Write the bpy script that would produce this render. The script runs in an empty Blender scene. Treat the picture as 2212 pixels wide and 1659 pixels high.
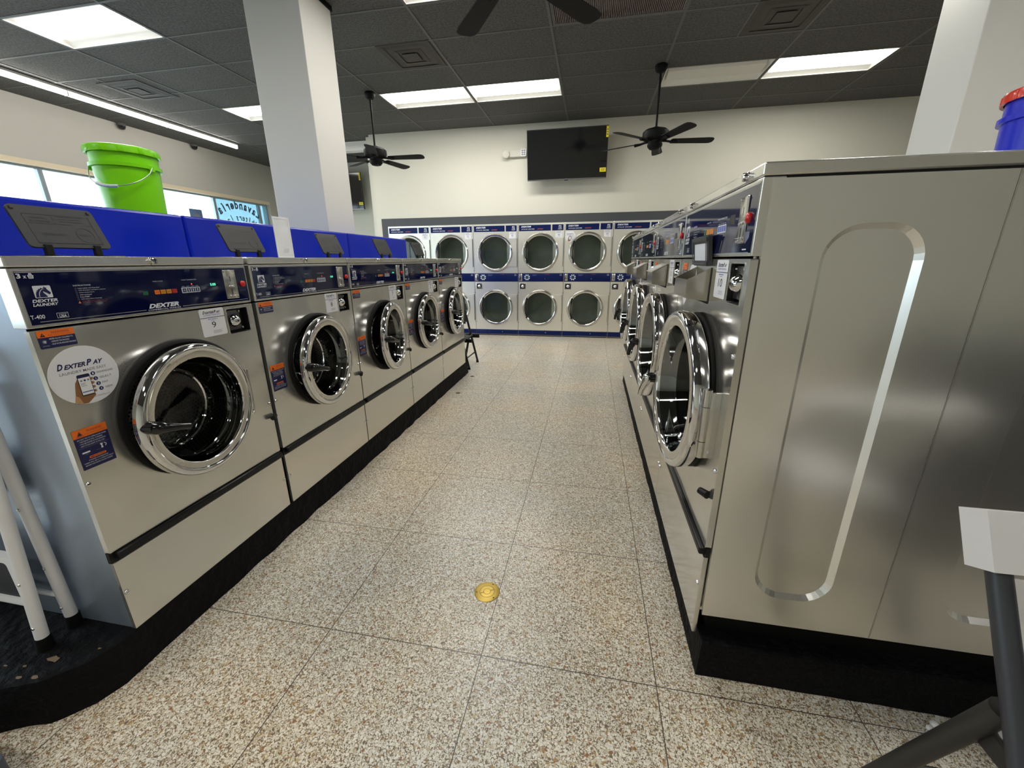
import bpy, bmesh, math, random
from mathutils import Vector, Matrix, noise
from mathutils.geometry import tessellate_polygon

random.seed(7)
SC = bpy.context.scene
COL = SC.collection
PI = math.pi
R90 = PI / 2

# ------------------------------------------------------------------ materials
MATS = {}


def nodes_of(name):
    m = bpy.data.materials.new(name)
    m.use_nodes = True
    nt = m.node_tree
    b = nt.nodes['Principled BSDF']
    MATS[name] = m
    return m, nt, b


def pm(name, col, rough=.5, metal=0., coat=0., emit=None, es=0., spec=None, bump=None, var=0., trans=0., vs=4.):
    """plain principled material with a little procedural mottling / bump"""
    m, nt, b = nodes_of(name)
    b.inputs['Base Color'].default_value = (*col, 1)
    b.inputs['Roughness'].default_value = rough
    b.inputs['Metallic'].default_value = metal
    b.inputs['Coat Weight'].default_value = coat
    b.inputs['Coat Roughness'].default_value = .04
    if spec is not None:
        b.inputs['Specular IOR Level'].default_value = spec
    if trans:
        b.inputs['Transmission Weight'].default_value = trans
    if emit:
        b.inputs['Emission Color'].default_value = (*emit, 1)
        b.inputs['Emission Strength'].default_value = es
    if bump or var:
        tc = nt.nodes.new('ShaderNodeTexCoord')
        nz = nt.nodes.new('ShaderNodeTexNoise')
        nz.inputs['Scale'].default_value = bump[0] if bump else 3.
        nz.inputs['Detail'].default_value = 6
        nt.links.new(tc.outputs['Object'], nz.inputs['Vector'])
        if bump:
            bp = nt.nodes.new('ShaderNodeBump')
            bp.inputs['Strength'].default_value = bump[1]
            bp.inputs['Distance'].default_value = bump[2]
            nt.links.new(nz.outputs['Fac'], bp.inputs['Height'])
            nt.links.new(bp.outputs['Normal'], b.inputs['Normal'])
        if var:
            n2 = nt.nodes.new('ShaderNodeTexNoise')
            n2.inputs['Scale'].default_value = vs
            n2.inputs['Detail'].default_value = 5
            nt.links.new(tc.outputs['Object'], n2.inputs['Vector'])
            r = nt.nodes.new('ShaderNodeValToRGB')
            r.color_ramp.elements[0].position = .3
            r.color_ramp.elements[1].position = .7
            r.color_ramp.elements[0].color = (*[c * (1 - var) for c in col], 1)
            r.color_ramp.elements[1].color = (*[min(1, c * (1 + var)) for c in col], 1)
            nt.links.new(n2.outputs['Fac'], r.inputs['Fac'])
            nt.links.new(r.outputs['Color'], b.inputs['Base Color'])
    return m


def steel(name, col, rough, axis_scale, var=.12, bump=.03, metal=.70):
    """brushed steel: fine stretched noise in roughness and normal"""
    m, nt, b = nodes_of(name)
    b.inputs['Metallic'].default_value = metal
    b.inputs['Base Color'].default_value = (*col, 1)
    tc = nt.nodes.new('ShaderNodeTexCoord')
    mp = nt.nodes.new('ShaderNodeMapping')
    mp.inputs['Scale'].default_value = axis_scale
    nt.links.new(tc.outputs['Object'], mp.inputs['Vector'])
    nz = nt.nodes.new('ShaderNodeTexNoise')
    nz.inputs['Scale'].default_value = 1.
    nz.inputs['Detail'].default_value = 4
    nt.links.new(mp.outputs['Vector'], nz.inputs['Vector'])
    n2 = nt.nodes.new('ShaderNodeTexNoise')
    n2.inputs['Scale'].default_value = 3.5
    n2.inputs['Detail'].default_value = .5
    nt.links.new(tc.outputs['Object'], n2.inputs['Vector'])
    ad = nt.nodes.new('ShaderNodeMath')
    ad.operation = 'MULTIPLY_ADD'
    ad.inputs[1].default_value = var
    ad.inputs[2].default_value = rough - var / 2
    mx = nt.nodes.new('ShaderNodeMath')
    mx.operation = 'ADD'
    mx.use_clamp = True
    h1 = nt.nodes.new('ShaderNodeMath')
    h1.operation = 'MULTIPLY'
    h1.inputs[1].default_value = .5
    h2 = nt.nodes.new('ShaderNodeMath')
    h2.operation = 'MULTIPLY'
    h2.inputs[1].default_value = .5
    nt.links.new(nz.outputs['Fac'], h1.inputs[0])
    nt.links.new(n2.outputs['Fac'], h2.inputs[0])
    nt.links.new(h1.outputs[0], mx.inputs[0])
    nt.links.new(h2.outputs[0], mx.inputs[1])
    nt.links.new(mx.outputs[0], ad.inputs[0])
    nt.links.new(ad.outputs[0], b.inputs['Roughness'])
    # very shallow sheet waviness, as on thin stainless sheet
    bp = nt.nodes.new('ShaderNodeBump')
    bp.inputs['Strength'].default_value = bump
    bp.inputs['Distance'].default_value = .05
    nt.links.new(n2.outputs['Fac'], bp.inputs['Height'])
    nt.links.new(bp.outputs['Normal'], b.inputs['Normal'])
    return m


def glass(name, tint, refl=.09):
    m = bpy.data.materials.new(name)
    m.use_nodes = True
    nt = m.node_tree
    nt.nodes.clear()
    out = nt.nodes.new('ShaderNodeOutputMaterial')
    t = nt.nodes.new('ShaderNodeBsdfTransparent')
    t.inputs['Color'].default_value = (*tint, 1)
    g = nt.nodes.new('ShaderNodeBsdfGlossy')
    g.inputs['Roughness'].default_value = .02
    lw = nt.nodes.new('ShaderNodeLayerWeight')
    lw.inputs['Blend'].default_value = .5
    mx = nt.nodes.new('ShaderNodeMixShader')
    pw = nt.nodes.new('ShaderNodeMath')
    pw.operation = 'POWER'
    pw.inputs[1].default_value = 4.
    sc = nt.nodes.new('ShaderNodeMath')
    sc.operation = 'MULTIPLY_ADD'
    sc.inputs[1].default_value = .6
    sc.inputs[2].default_value = refl
    sc.use_clamp = True
    nt.links.new(lw.outputs['Facing'], pw.inputs[0])
    nt.links.new(pw.outputs[0], sc.inputs[0])
    nt.links.new(sc.outputs[0], mx.inputs['Fac'])
    nt.links.new(t.outputs[0], mx.inputs[1])
    nt.links.new(g.outputs[0], mx.inputs[2])
    nt.links.new(mx.outputs[0], out.inputs['Surface'])
    MATS[name] = m
    return m


def perforated(name, col, rough, disc):
    """steel sheet with a hexagonal pattern of dark holes, in object space"""
    m, nt, b = nodes_of(name)
    b.inputs['Metallic'].default_value = .9
    b.inputs['Roughness'].default_value = rough
    N = nt.nodes.new
    L = nt.links.new
    tc = N('ShaderNodeTexCoord')
    sp = N('ShaderNodeSeparateXYZ')
    L(tc.outputs['Object'], sp.inputs[0])
    cb = N('ShaderNodeCombineXYZ')
    if disc:
        L(sp.outputs['X'], cb.inputs['X'])
        L(sp.outputs['Z'], cb.inputs['Y'])
    else:
        at = N('ShaderNodeMath'); at.operation = 'ARCTAN2'
        L(sp.outputs['Z'], at.inputs[0]); L(sp.outputs['X'], at.inputs[1])
        mu = N('ShaderNodeMath'); mu.operation = 'MULTIPLY'; mu.inputs[1].default_value = .27
        L(at.outputs[0], mu.inputs[0])
        L(mu.outputs[0], cb.inputs['X']); L(sp.outputs['Y'], cb.inputs['Y'])
    # hexagonal lattice = two interleaved rectangular lattices
    p, q = .017, .017 * 1.732
    ds = []
    for off in (0., .5):
        parts = []
        for ax, per in (('X', p), ('Y', q)):
            s2 = N('ShaderNodeSeparateXYZ'); L(cb.outputs[0], s2.inputs[0])
            dv = N('ShaderNodeMath'); dv.operation = 'MULTIPLY_ADD'
            dv.inputs[1].default_value = 1 / per; dv.inputs[2].default_value = off + 100
            L(s2.outputs[ax], dv.inputs[0])
            fr = N('ShaderNodeMath'); fr.operation = 'FRACT'; L(dv.outputs[0], fr.inputs[0])
            sb = N('ShaderNodeMath'); sb.operation = 'MULTIPLY_ADD'
            sb.inputs[1].default_value = per; sb.inputs[2].default_value = -per / 2
            L(fr.outputs[0], sb.inputs[0])
            sq = N('ShaderNodeMath'); sq.operation = 'POWER'; sq.inputs[1].default_value = 2
            ab = N('ShaderNodeMath'); ab.operation = 'ABSOLUTE'; L(sb.outputs[0], ab.inputs[0])
            L(ab.outputs[0], sq.inputs[0]); parts.append(sq)
        su = N('ShaderNodeMath'); su.operation = 'ADD'
        L(parts[0].outputs[0], su.inputs[0]); L(parts[1].outputs[0], su.inputs[1])
        ds.append(su)
    mn = N('ShaderNodeMath'); mn.operation = 'MINIMUM'
    L(ds[0].outputs[0], mn.inputs[0]); L(ds[1].outputs[0], mn.inputs[1])
    lt = N('ShaderNodeMath'); lt.operation = 'LESS_THAN'; lt.inputs[1].default_value = .0052 ** 2
    L(mn.outputs[0], lt.inputs[0])
    mx = N('ShaderNodeMix'); mx.data_type = 'RGBA'
    mx.inputs['A'].default_value = (*col, 1); mx.inputs['B'].default_value = (.004, .004, .004, 1)
    L(lt.outputs[0], mx.inputs['Factor'])
    L(mx.outputs['Result'], b.inputs['Base Color'])
    return m


def terrazzo(name):
    m, nt, b = nodes_of(name)
    N = nt.nodes.new
    L = nt.links.new
    tc = N('ShaderNodeTexCoord')
    # slight warp so the chips are not perfect cells
    wn = N('ShaderNodeTexNoise'); wn.inputs['Scale'].default_value = 85; L(tc.outputs['Object'], wn.inputs['Vector'])
    wm = N('ShaderNodeVectorMath'); wm.operation = 'MULTIPLY_ADD'
    wm.inputs[1].default_value = (.010, .010, 0); L(wn.outputs['Color'], wm.inputs[0]); L(tc.outputs['Object'], wm.inputs[2])

    def vor(scale, feature):
        v = N('ShaderNodeTexVoronoi'); v.voronoi_dimensions = '2D'; v.feature = feature
        v.inputs['Scale'].default_value = scale; L(wm.outputs[0], v.inputs['Vector']); return v
    def ramp(src, stops, interp='CONSTANT'):
        r = N('ShaderNodeValToRGB'); r.color_ramp.interpolation = interp
        el = r.color_ramp.elements
        el[0].position = stops[0][0]; el[0].color = (*stops[0][1], 1)
        el[1].position = stops[1][0]; el[1].color = (*stops[1][1], 1)
        for p_, c_ in stops[2:]:
            x = el.new(p_); x.color = (*c_, 1)
        L(src, r.inputs['Fac']); return r

    white = [(0., (.92, .90, .85)), (.26, (.80, .765, .69)), (.46, (.96, .95, .92)), (.62, (.66, .58, .45)), (.74, (.86, .83, .76)),
             (.84, (.46, .30, .15)), (.90, (.33, .16, .08)), (.945, (.20, .15, .11)), (.97, (.62, .50, .28))]
    small = [(0., (.86, .83, .77)), (.30, (.50, .44, .35)), (.52, (.34, .28, .20)), (.80, (.80, .76, .68)), (.92, (.26, .17, .10))]
    col = None
    # three sizes of rounded marble chips bedded in brown cement, the largest on top
    for scale, stops, r0, r1 in ((330., small, .30, .30), (190., white, .24, .34), (105., white, .10, .46)):
        c = vor(scale, 'F1')
        e = vor(scale, 'DISTANCE_TO_EDGE')
        s_ = N('ShaderNodeSeparateColor'); L(c.outputs['Color'], s_.inputs[0])
        rc = ramp(s_.outputs['Red'], stops)
        th = N('ShaderNodeMath'); th.operation = 'MULTIPLY_ADD'; th.inputs[1].default_value = r1; th.inputs[2].default_value = r0
        L(s_.outputs['Green'], th.inputs[0])
        k = N('ShaderNodeMath'); k.operation = 'LESS_THAN'; L(c.outputs['Distance'], k.inputs[0]); L(th.outputs[0], k.inputs[1])
        k2 = N('ShaderNodeMath'); k2.operation = 'GREATER_THAN'; k2.inputs[1].default_value = .045; L(e.outputs['Distance'], k2.inputs[0])
        kk = N('ShaderNodeMath'); kk.operation = 'MULTIPLY'; L(k.outputs[0], kk.inputs[0]); L(k2.outputs[0], kk.inputs[1])
        mx = N('ShaderNodeMix'); mx.data_type = 'RGBA'; L(kk.outputs[0], mx.inputs['Factor'])
        if col is None: mx.inputs['A'].default_value = (.165, .125, .085, 1)
        else: L(col, mx.inputs['A'])
        L(rc.outputs['Color'], mx.inputs['B'])
        col = mx.outputs['Result']
    # worn / yellowed areas with a shape of their own
    n3 = N('ShaderNodeTexNoise'); n3.inputs['Scale'].default_value = 1.1; n3.inputs['Detail'].default_value = 4
    L(tc.outputs['Object'], n3.inputs['Vector'])
    r3 = ramp(n3.outputs['Fac'], [(.35, (.74, .76, .75)), (.62, (.88, .82, .70))], 'LINEAR')
    m3 = N('ShaderNodeMix'); m3.data_type = 'RGBA'; m3.blend_type = 'MULTIPLY'; m3.inputs['Factor'].default_value = 1
    L(col, m3.inputs['A']); L(r3.outputs['Color'], m3.inputs['B'])
    # panel joints
    sp = N('ShaderNodeSeparateXYZ'); L(tc.outputs['Object'], sp.inputs[0])
    ms = []
    for ax, per, off in (('X', .5923, -.3206), ('Y', .5934, 1.0383)):
        a = N('ShaderNodeMath'); a.operation = 'MULTIPLY_ADD'
        a.inputs[1].default_value = 1 / per; a.inputs[2].default_value = -off / per + 100.5
        L(sp.outputs[ax], a.inputs[0])
        f = N('ShaderNodeMath'); f.operation = 'FRACT'; L(a.outputs[0], f.inputs[0])
        s = N('ShaderNodeMath'); s.operation = 'SUBTRACT'; s.inputs[1].default_value = .5; L(f.outputs[0], s.inputs[0])
        ab = N('ShaderNodeMath'); ab.operation = 'ABSOLUTE'; L(s.outputs[0], ab.inputs[0])
        lt = N('ShaderNodeMath'); lt.operation = 'LESS_THAN'; lt.inputs[1].default_value = .0016 / per; L(ab.outputs[0], lt.inputs[0])
        ms.append(lt)
    mm = N('ShaderNodeMath'); mm.operation = 'MAXIMUM'; L(ms[0].outputs[0], mm.inputs[0]); L(ms[1].outputs[0], mm.inputs[1])
    m4 = N('ShaderNodeMix'); m4.data_type = 'RGBA'; L(mm.outputs[0], m4.inputs['Factor'])
    L(m3.outputs['Result'], m4.inputs['A']); m4.inputs['B'].default_value = (.075, .06, .045, 1)
    L(m4.outputs['Result'], b.inputs['Base Color'])
    b.inputs['Roughness'].default_value = .32
    b.inputs['Specular IOR Level'].default_value = .5
    return m


terrazzo('terrazzo')
steel('steel', (.72, .71, .665), .22, (220, 6, 6), var=.05, bump=.32, metal=.86)
steel('steel_hopper', (.46, .43, .37), .22, (9, 9, 220), var=.05, bump=.1, metal=1.)  # darker than the front steel: the hopper's dim reflections put into the colour
steel('steel_tall', (.66, .65, .61), .17, (220, 6, 6), var=.05, bump=.16, metal=.92)
steel('steel_side', (.86, .855, .81), .27, (5, 5, 20), var=.0, bump=.10, metal=.93)
steel('steel_galv', (.40, .47, .56), .40, (60, 60, 40), var=.3, bump=.05)  # blue cast of the window light put into the galvanised colour
steel('steel_dryer', (.90, .88, .80), .33, (500, 8, 8), metal=.9, bump=.08)
steel('brushed_ring', (.62, .59, .52), .28, (9, 9, 9), var=.08)
pm('chrome', (.74, .74, .75), .045, 1.)
pm('chrome_soft', (.62, .61, .58), .2, 1.)
pm('chrome_ring', (.70, .69, .66), .16, 1.)
pm('dark_metal', (.10, .10, .10), .35, .8)
pm('alu', (.70, .70, .68), .3, 1.)
pm('panel_navy', (.0025, .0045, .034), .05, spec=.38)
pm('navy_paint', (.004, .011, .075), .3, spec=.2)
pm('black_plastic', (.007, .007, .008), .4, spec=.3)
pm('black_gloss', (.008, .008, .009), .12)
pm('rubber', (.004, .004, .004), .6, spec=.2)
pm('fan_black', (.006, .006, .0065), .55, spec=.15)
pm('soap_plastic', (.015, .016, .017), .5, bump=(300, .1, .002))
pm('soap_lines', (.008, .008, .009), .5)
pm('side_shade', (.006, .006, .006), .7, spec=.1)  # cabinet sides near black: shade between the washers put into the colour
pm('gap_black', (.004, .004, .004), .8)
pm('blue_laminate', (.002, .016, .40), .25, spec=.35, var=.06)
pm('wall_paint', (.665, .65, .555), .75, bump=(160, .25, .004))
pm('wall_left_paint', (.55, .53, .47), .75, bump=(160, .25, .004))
pm('pillar_paint', (.66, .65, .605), .6, bump=(40, .12, .004))
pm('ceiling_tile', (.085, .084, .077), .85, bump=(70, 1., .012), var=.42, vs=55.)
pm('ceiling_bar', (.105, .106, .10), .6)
pm('white_trim', (.78, .77, .72), .5)
pm('cream_plastic', (.60, .585, .51), .5)
pm('soffit_sunlit', (.80, .68, .48), .6)  # cream window soffit with its sunlight put into the colour
pm('grey_trim', (.055, .060, .066), .5, var=.05)
pm('troffer_white', (.80, .79, .74), .45)
pm('lamp_on', (1, 1, 1), .5, emit=(1., .975, .92), es=22.)
pm('lamp_side', (1, 1, 1), .5, emit=(1., .97, .90), es=3.)
pm('tube_on', (1, 1, 1), .5, emit=(1., .97, .92), es=9.)
pm('lamp_off', (.70, .69, .62), .4)
pm('vent_brown', (.036, .030, .023), .6)
pm('grille_pink', (.20, .155, .145), .5)
pm('curb_black', (.0035, .0035, .0045), .7, spec=.15, bump=(28, .9, .02))
pm('curb_chip', (.22, .15, .09), .7)
pm('tv_black', (.004, .004, .005), .07)
pm('tv_bezel', (.02, .02, .022), .3)
pm('yellow_label', (.85, .72, .02), .5)
pm('green_plastic', (.22, .74, .001), .3, spec=.35)
pm('blue_plastic', (.003, .012, .50), .25, spec=.35)
pm('red_plastic', (.62, .035, .015), .22, coat=.2)
pm('wire', (.45, .55, .42), .35, .6)
pm('grip_white', (.72, .76, .74), .4)
pm('white_plastic', (.74, .73, .71), .45)
pm('chair_white', (.72, .705, .69), .5, bump=(60, .1, .002))
pm('chair_grey', (.035, .037, .043), .42)
pm('chair_brown', (.022, .021, .019), .5)
pm('chair_black', (.006, .006, .006), .4)
pm('ladder_white', (.86, .85, .85), .45, bump=(80, .1, .002), var=.06)
pm('ladder_black', (.008, .009, .013), .6)
pm('brass', (.50, .36, .09), .42, .9, var=.15)
pm('brass_dark', (.10, .07, .02), .5, .6)
pm('s_white', (.80, .80, .80), .45)
pm('s_paper', (.77, .775, .80), .4)
pm('s_navy', (.010, .012, .075), .4)
pm('s_orange', (.85, .17, .012), .4)
pm('s_black', (.01, .01, .012), .5)
pm('s_grey', (.22, .22, .26), .5)
pm('s_lblue', (.10, .14, .45), .5)
pm('s_red', (.50, .02, .015), .4)
pm('s_rust', (.42, .07, .03), .5)
pm('s_green', (.01, .10, .05), .4)
pm('s_amber', (.60, .24, .015), .4)
pm('s_brown', (.25, .11, .04), .5)
pm('s_tan', (.50, .28, .12), .5)
pm('p_white', (.72, .74, .80), .4)
pm('p_dim', (.13, .14, .22), .4)
pm('led_green', (.1, .9, .5), .5, emit=(.12, 1., .55), es=1.2)
pm('led_red', (.9, .05, .05), .5, emit=(1., .08, .06), es=1.5)
pm('red_button', (.55, .01, .015), .25, coat=.4)
pm('lock_black', (.006, .006, .006), .5)
pm('lid_grey', (.045, .046, .048), .45)
pm('tray_inside', (.02, .02, .02), .5)
pm('acrylic', (.72, .74, .76), .25, var=.10, bump=(18, .5, .01))
pm('window_alu', (.30, .36, .40), .35, .3)
pm('vinyl_letter', (.045, .075, .12), .5)
pm('poster_blue', (.10, .16, .28), .5, var=.5)
pm('concrete_out', (.55, .54, .52), .9, var=.1)
pm('bark', (.13, .10, .07), .9, var=.2)
pm('leaf', (.11, .19, .055), .6, var=.4)
pm('bin_blue', (.055, .062, .085), .5)
pm('drum_plain', (.075, .075, .072), .4, .4)
pm('dryer_drum', (.42, .46, .41), .55, .1, var=.15)
glass('door_glass', (.50, .52, .52), .05)
glass('dryer_glass', (.62, .66, .63), .04)
glass('window_glass', (.93, .95, .95), .05)
perforated('drum_wall', (.26, .255, .24), .33, False)
perforated('drum_back', (.26, .255, .24), .33, True)
# pale blue see-through vinyl film on the lettered panes
m_, nt_, b_ = nodes_of('blue_film')
nt_.nodes.clear()
_o = nt_.nodes.new('ShaderNodeOutputMaterial'); _m = nt_.nodes.new('ShaderNodeMixShader')
_t = nt_.nodes.new('ShaderNodeBsdfTransparent'); _t.inputs['Color'].default_value = (.14, .25, .29, 1)
_d = nt_.nodes.new('ShaderNodeBsdfDiffuse'); _d.inputs['Color'].default_value = (.42, .66, .78, 1)
_m.inputs['Fac'].default_value = .45
nt_.links.new(_t.outputs[0], _m.inputs[1]); nt_.links.new(_d.outputs[0], _m.inputs[2]); nt_.links.new(_m.outputs[0], _o.inputs['Surface'])


# ------------------------------------------------------------------ mesh builder
class MB:
    def __init__(self, *mats):
        self.v = []; self.f = []; self.fm = []; self.sm = []
        self.mats = list(mats); self.M = None

    def mi(self, mat):
        if mat is None:
            return 0
        if mat not in self.mats:
            self.mats.append(mat)
        return self.mats.index(mat)

    def add(self, vs, fs, mat=None, smooth=False):
        o = len(self.v); i = self.mi(mat)
        if self.M is not None:
            vs = [self.M @ Vector(p) for p in vs]
        self.v += [tuple(p) for p in vs]
        for f in fs:
            self.f.append([o + k for k in f]); self.fm.append(i); self.sm.append(smooth)
        return self

    def box(self, a, b, mat=None, bev=0.):
        (x0, y0, z0), (x1, y1, z1) = a, b
        x0, x1 = min(x0, x1), max(x0, x1); y0, y1 = min(y0, y1), max(y0, y1); z0, z1 = min(z0, z1), max(z0, z1)
        if bev > 0:
            bev = min(bev, (x1 - x0) * .45, (y1 - y0) * .45, (z1 - z0) * .45)
            bm = bmesh.new()
            bmesh.ops.create_cube(bm, size=1)
            for p in bm.verts:
                p.co = ((x0 + x1) / 2 + p.co.x * (x1 - x0), (y0 + y1) / 2 + p.co.y * (y1 - y0), (z0 + z1) / 2 + p.co.z * (z1 - z0))
            bmesh.ops.bevel(bm, geom=list(bm.edges), offset=bev, segments=2, affect='EDGES', profile=.5)
            bm.verts.index_update()
            self.add([tuple(p.co) for p in bm.verts], [[p.index for p in f.verts] for f in bm.faces], mat)
            bm.free()
            return self
        vs = [(x0, y0, z0), (x1, y0, z0), (x1, y1, z0), (x0, y1, z0), (x0, y0, z1), (x1, y0, z1), (x1, y1, z1), (x0, y1, z1)]
        return self.add(vs, [(0, 3, 2, 1), (4, 5, 6, 7), (0, 1, 5, 4), (1, 2, 6, 5), (2, 3, 7, 6), (3, 0, 4, 7)], mat)

    def lathe(self, prof, c=(0, 0, 0), axis='y', n=64, mat=None, smooth=True, close=False):
        """profile [(r, h)] turned about an axis through c"""
        vs = []; fs = []; cx, cy, cz = c
        k = len(prof)
        for i in range(n):
            a = 2 * PI * i / n; ca, sa = math.cos(a), math.sin(a)
            for r, h in prof:
                if axis == 'y': vs.append((cx + r * ca, cy + h, cz + r * sa))
                elif axis == 'z': vs.append((cx + r * ca, cy + r * sa, cz + h))
                else: vs.append((cx + h, cy + r * ca, cz + r * sa))
        for i in range(n):
            j = (i + 1) % n
            for q in range(k - 1 + (1 if close else 0)):
                q2 = (q + 1) % k
                fs.append((i * k + q, j * k + q, j * k + q2, i * k + q2))
        return self.add(vs, fs, mat, smooth)

    def cyl(self, p, q, r, r2=None, n=20, mat=None, caps=True, smooth=True):
        p, q = Vector(p), Vector(q); r2 = r if r2 is None else r2
        d = (q - p).normalized()
        u = d.orthogonal().normalized(); w = d.cross(u)
        vs = []
        for i in range(n):
            a = 2 * PI * i / n; e = u * math.cos(a) + w * math.sin(a)
            vs.append(p + e * r); vs.append(q + e * r2)
        fs = [(2 * i, 2 * ((i + 1) % n), 2 * ((i + 1) % n) + 1, 2 * i + 1) for i in range(n)]
        self.add(vs, fs, mat, smooth)
        if caps:
            self.add([vs[2 * i] for i in range(n)], [tuple(range(n))[::-1]], mat)
            self.add([vs[2 * i + 1] for i in range(n)], [tuple(range(n))], mat)
        return self

    def tube(self, pts, r, n=12, mat=None, sq=None):
        """round (or w x h rectangular) tube along a polyline"""
        pts = [Vector(p) for p in pts]; vs = []; fs = []
        up = None
        rr = r if isinstance(r, (list, tuple)) else [r] * len(pts)
        for i, p in enumerate(pts):
            a = pts[max(i - 1, 0)]; b = pts[min(i + 1, len(pts) - 1)]
            d = (b - a).normalized()
            if up is None: up = d.orthogonal().normalized()
            up = (up - d * up.dot(d)).normalized(); w = d.cross(up)
            for k in range(n):
                t = 2 * PI * k / n
                vs.append(p + up * (rr[i] * math.cos(t)) + w * (rr[i] * math.sin(t)))
        m = len(pts)
        for i in range(m - 1):
            for k in range(n):
                k2 = (k + 1) % n
                fs.append((i * n + k, i * n + k2, (i + 1) * n + k2, (i + 1) * n + k))
        fs.append(tuple(range(n))[::-1]); fs.append(tuple((m - 1) * n + k for k in range(n)))
        return self.add(vs, fs, mat, True)

    def poly(self, pts, y, mat=None):
        """flat polygon in the local x-z plane facing -y"""
        tris = tessellate_polygon([[Vector((p[0], p[1], 0)) for p in pts]])
        vs = [(p[0], y, p[1]) for p in pts]
        fs = []
        for t in tris:
            a, b, c = (Vector((pts[k][0], pts[k][1])) for k in t)
            fs.append(t if (b - a).cross(c - a) > 0 else t[::-1])
        return self.add(vs, fs, mat)

    def rect(self, x0, z0, x1, z1, y, mat=None):
        return self.add([(x0, y, z0), (x1, y, z0), (x1, y, z1), (x0, y, z1)], [(0, 1, 2, 3)], mat)

    def disc(self, x, z, r, y, mat=None, n=40, rz=None):
        return self.poly([(x + r * math.cos(2 * PI * i / n), z + (rz or r) * math.sin(2 * PI * i / n)) for i in range(n)], y, mat)

    def rrect(self, x0, z0, x1, z1, r, y, mat=None):
        return self.poly(rr_pts(x0, z0, x1, z1, r), y, mat)

    def frame(self, x0, z0, x1, z1, w, y, mat=None):
        for q in ((x0, z0, x1, z0 + w), (x0, z1 - w, x1, z1), (x0, z0 + w, x0 + w, z1 - w), (x1 - w, z0 + w, x1, z1 - w)):
            self.rect(*q, y, mat)
        return self

    def text(self, s, x0, z0, x1, z1, y, mat=None, shear=0., bold=0., mirror=False):
        """lettering fitted into the box, facing -y"""
        vs, fs = text_mesh(s, shear, bold)
        X0 = min(p[0] for p in vs); X1 = max(p[0] for p in vs); Y0 = min(p[1] for p in vs); Y1 = max(p[1] for p in vs)
        sx = (x1 - x0) / (X1 - X0); sy = (z1 - z0) / (Y1 - Y0)
        return self.add([(x0 + (p[0] - X0) * sx, y, z0 + (p[1] - Y0) * sy) for p in vs], fs, mat)

    def prism(self, outer, holes, y0, y1, mat=None):
        """plate in x-z with holes, from y0 (front) to y1 (back)"""
        loops = [outer] + list(holes)
        tris = tessellate_polygon([[Vector((p[0], p[1], 0)) for p in l] for l in loops])
        flat = [p for l in loops for p in l]
        n = len(flat)
        vs = [(p[0], y0, p[1]) for p in flat] + [(p[0], y1, p[1]) for p in flat]
        fs = []
        for t in tris:
            a, b, c = (Vector((flat[k][0], flat[k][1])) for k in t)
            t = t if (b - a).cross(c - a) > 0 else t[::-1]
            fs.append(tuple(t)); fs.append(tuple(n + k for k in t[::-1]))
        o = 0
        for l in loops:
            k = len(l)
            for i in range(k):
                j = (i + 1) % k
                fs.append((o + i, o + j, n + o + j, n + o + i))
            o += k
        return self.add(vs, fs, mat)

    def build(self, name, parent=None, loc=None, mat=None):
        me = bpy.data.meshes.new(name)
        me.from_pydata(self.v, [], self.f)
        for m in self.mats:
            me.materials.append(MATS[m])
        me.polygons.foreach_set('material_index', self.fm)
        me.polygons.foreach_set('use_smooth', self.sm)
        me.update()
        bm = bmesh.new(); bm.from_mesh(me)
        if any(self.sm):
            bmesh.ops.remove_doubles(bm, verts=bm.verts, dist=1e-6)
            bmesh.ops.recalc_face_normals(bm, faces=bm.faces)
        bm.to_mesh(me); bm.free()
        if any(self.sm):
            me.set_sharp_from_angle(angle=math.radians(38))
        o = bpy.data.objects.new(name, me)
        COL.objects.link(o)
        if parent: o.parent = parent
        if loc: o.location = loc
        return o


_TXT = {}


def text_mesh(s, shear=0., bold=0.):
    k = (s, shear, bold)
    if k not in _TXT:
        cu = bpy.data.curves.new('lettering', 'FONT')
        cu.body = s; cu.size = 1; cu.shear = shear; cu.offset = bold; cu.resolution_u = 2; cu.fill_mode = 'FRONT'
        ob = bpy.data.objects.new('lettering', cu)
        COL.objects.link(ob)
        dg = bpy.context.evaluated_depsgraph_get()
        me = bpy.data.meshes.new_from_object(ob.evaluated_get(dg), depsgraph=dg)
        _TXT[k] = ([tuple(v.co) for v in me.vertices], [tuple(p.vertices) for p in me.polygons])
        bpy.data.objects.remove(ob); bpy.data.meshes.remove(me); bpy.data.curves.remove(cu)
    return _TXT[k]


def rr_pts(x0, z0, x1, z1, r, n=8):
    pts = []
    for cx, cz, a0 in ((x1 - r, z0 + r, -R90), (x1 - r, z1 - r, 0), (x0 + r, z1 - r, R90), (x0 + r, z0 + r, PI)):
        for i in range(n + 1):
            a = a0 + R90 * i / n
            pts.append((cx + r * math.cos(a), cz + r * math.sin(a)))
    return pts


def circ_pts(x, z, r, n=64):
    return [(x + r * math.cos(2 * PI * i / n), z + r * math.sin(2 * PI * i / n)) for i in range(n)]


def tag(o, label, cat, group=None):
    o['label'] = label; o['category'] = cat
    if group: o['group'] = group
    return o


def thing(name, label, cat, loc=(0, 0, 0), rz=0., group=None):
    o = bpy.data.objects.new(name, None)
    COL.objects.link(o)
    o.empty_display_size = .1
    o.location = loc; o.rotation_euler = (0, 0, rz)
    return tag(o, label, cat, group)


def struct(o, label=None):
    o['kind'] = 'structure'
    if label: o['label'] = label
    return o


def copy_tree(o, parent=None):
    c = o.copy(); COL.objects.link(c)
    if parent is not None:
        c.parent = parent
    for ch in list(o.children):
        copy_tree(ch, c)
    return c


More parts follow.
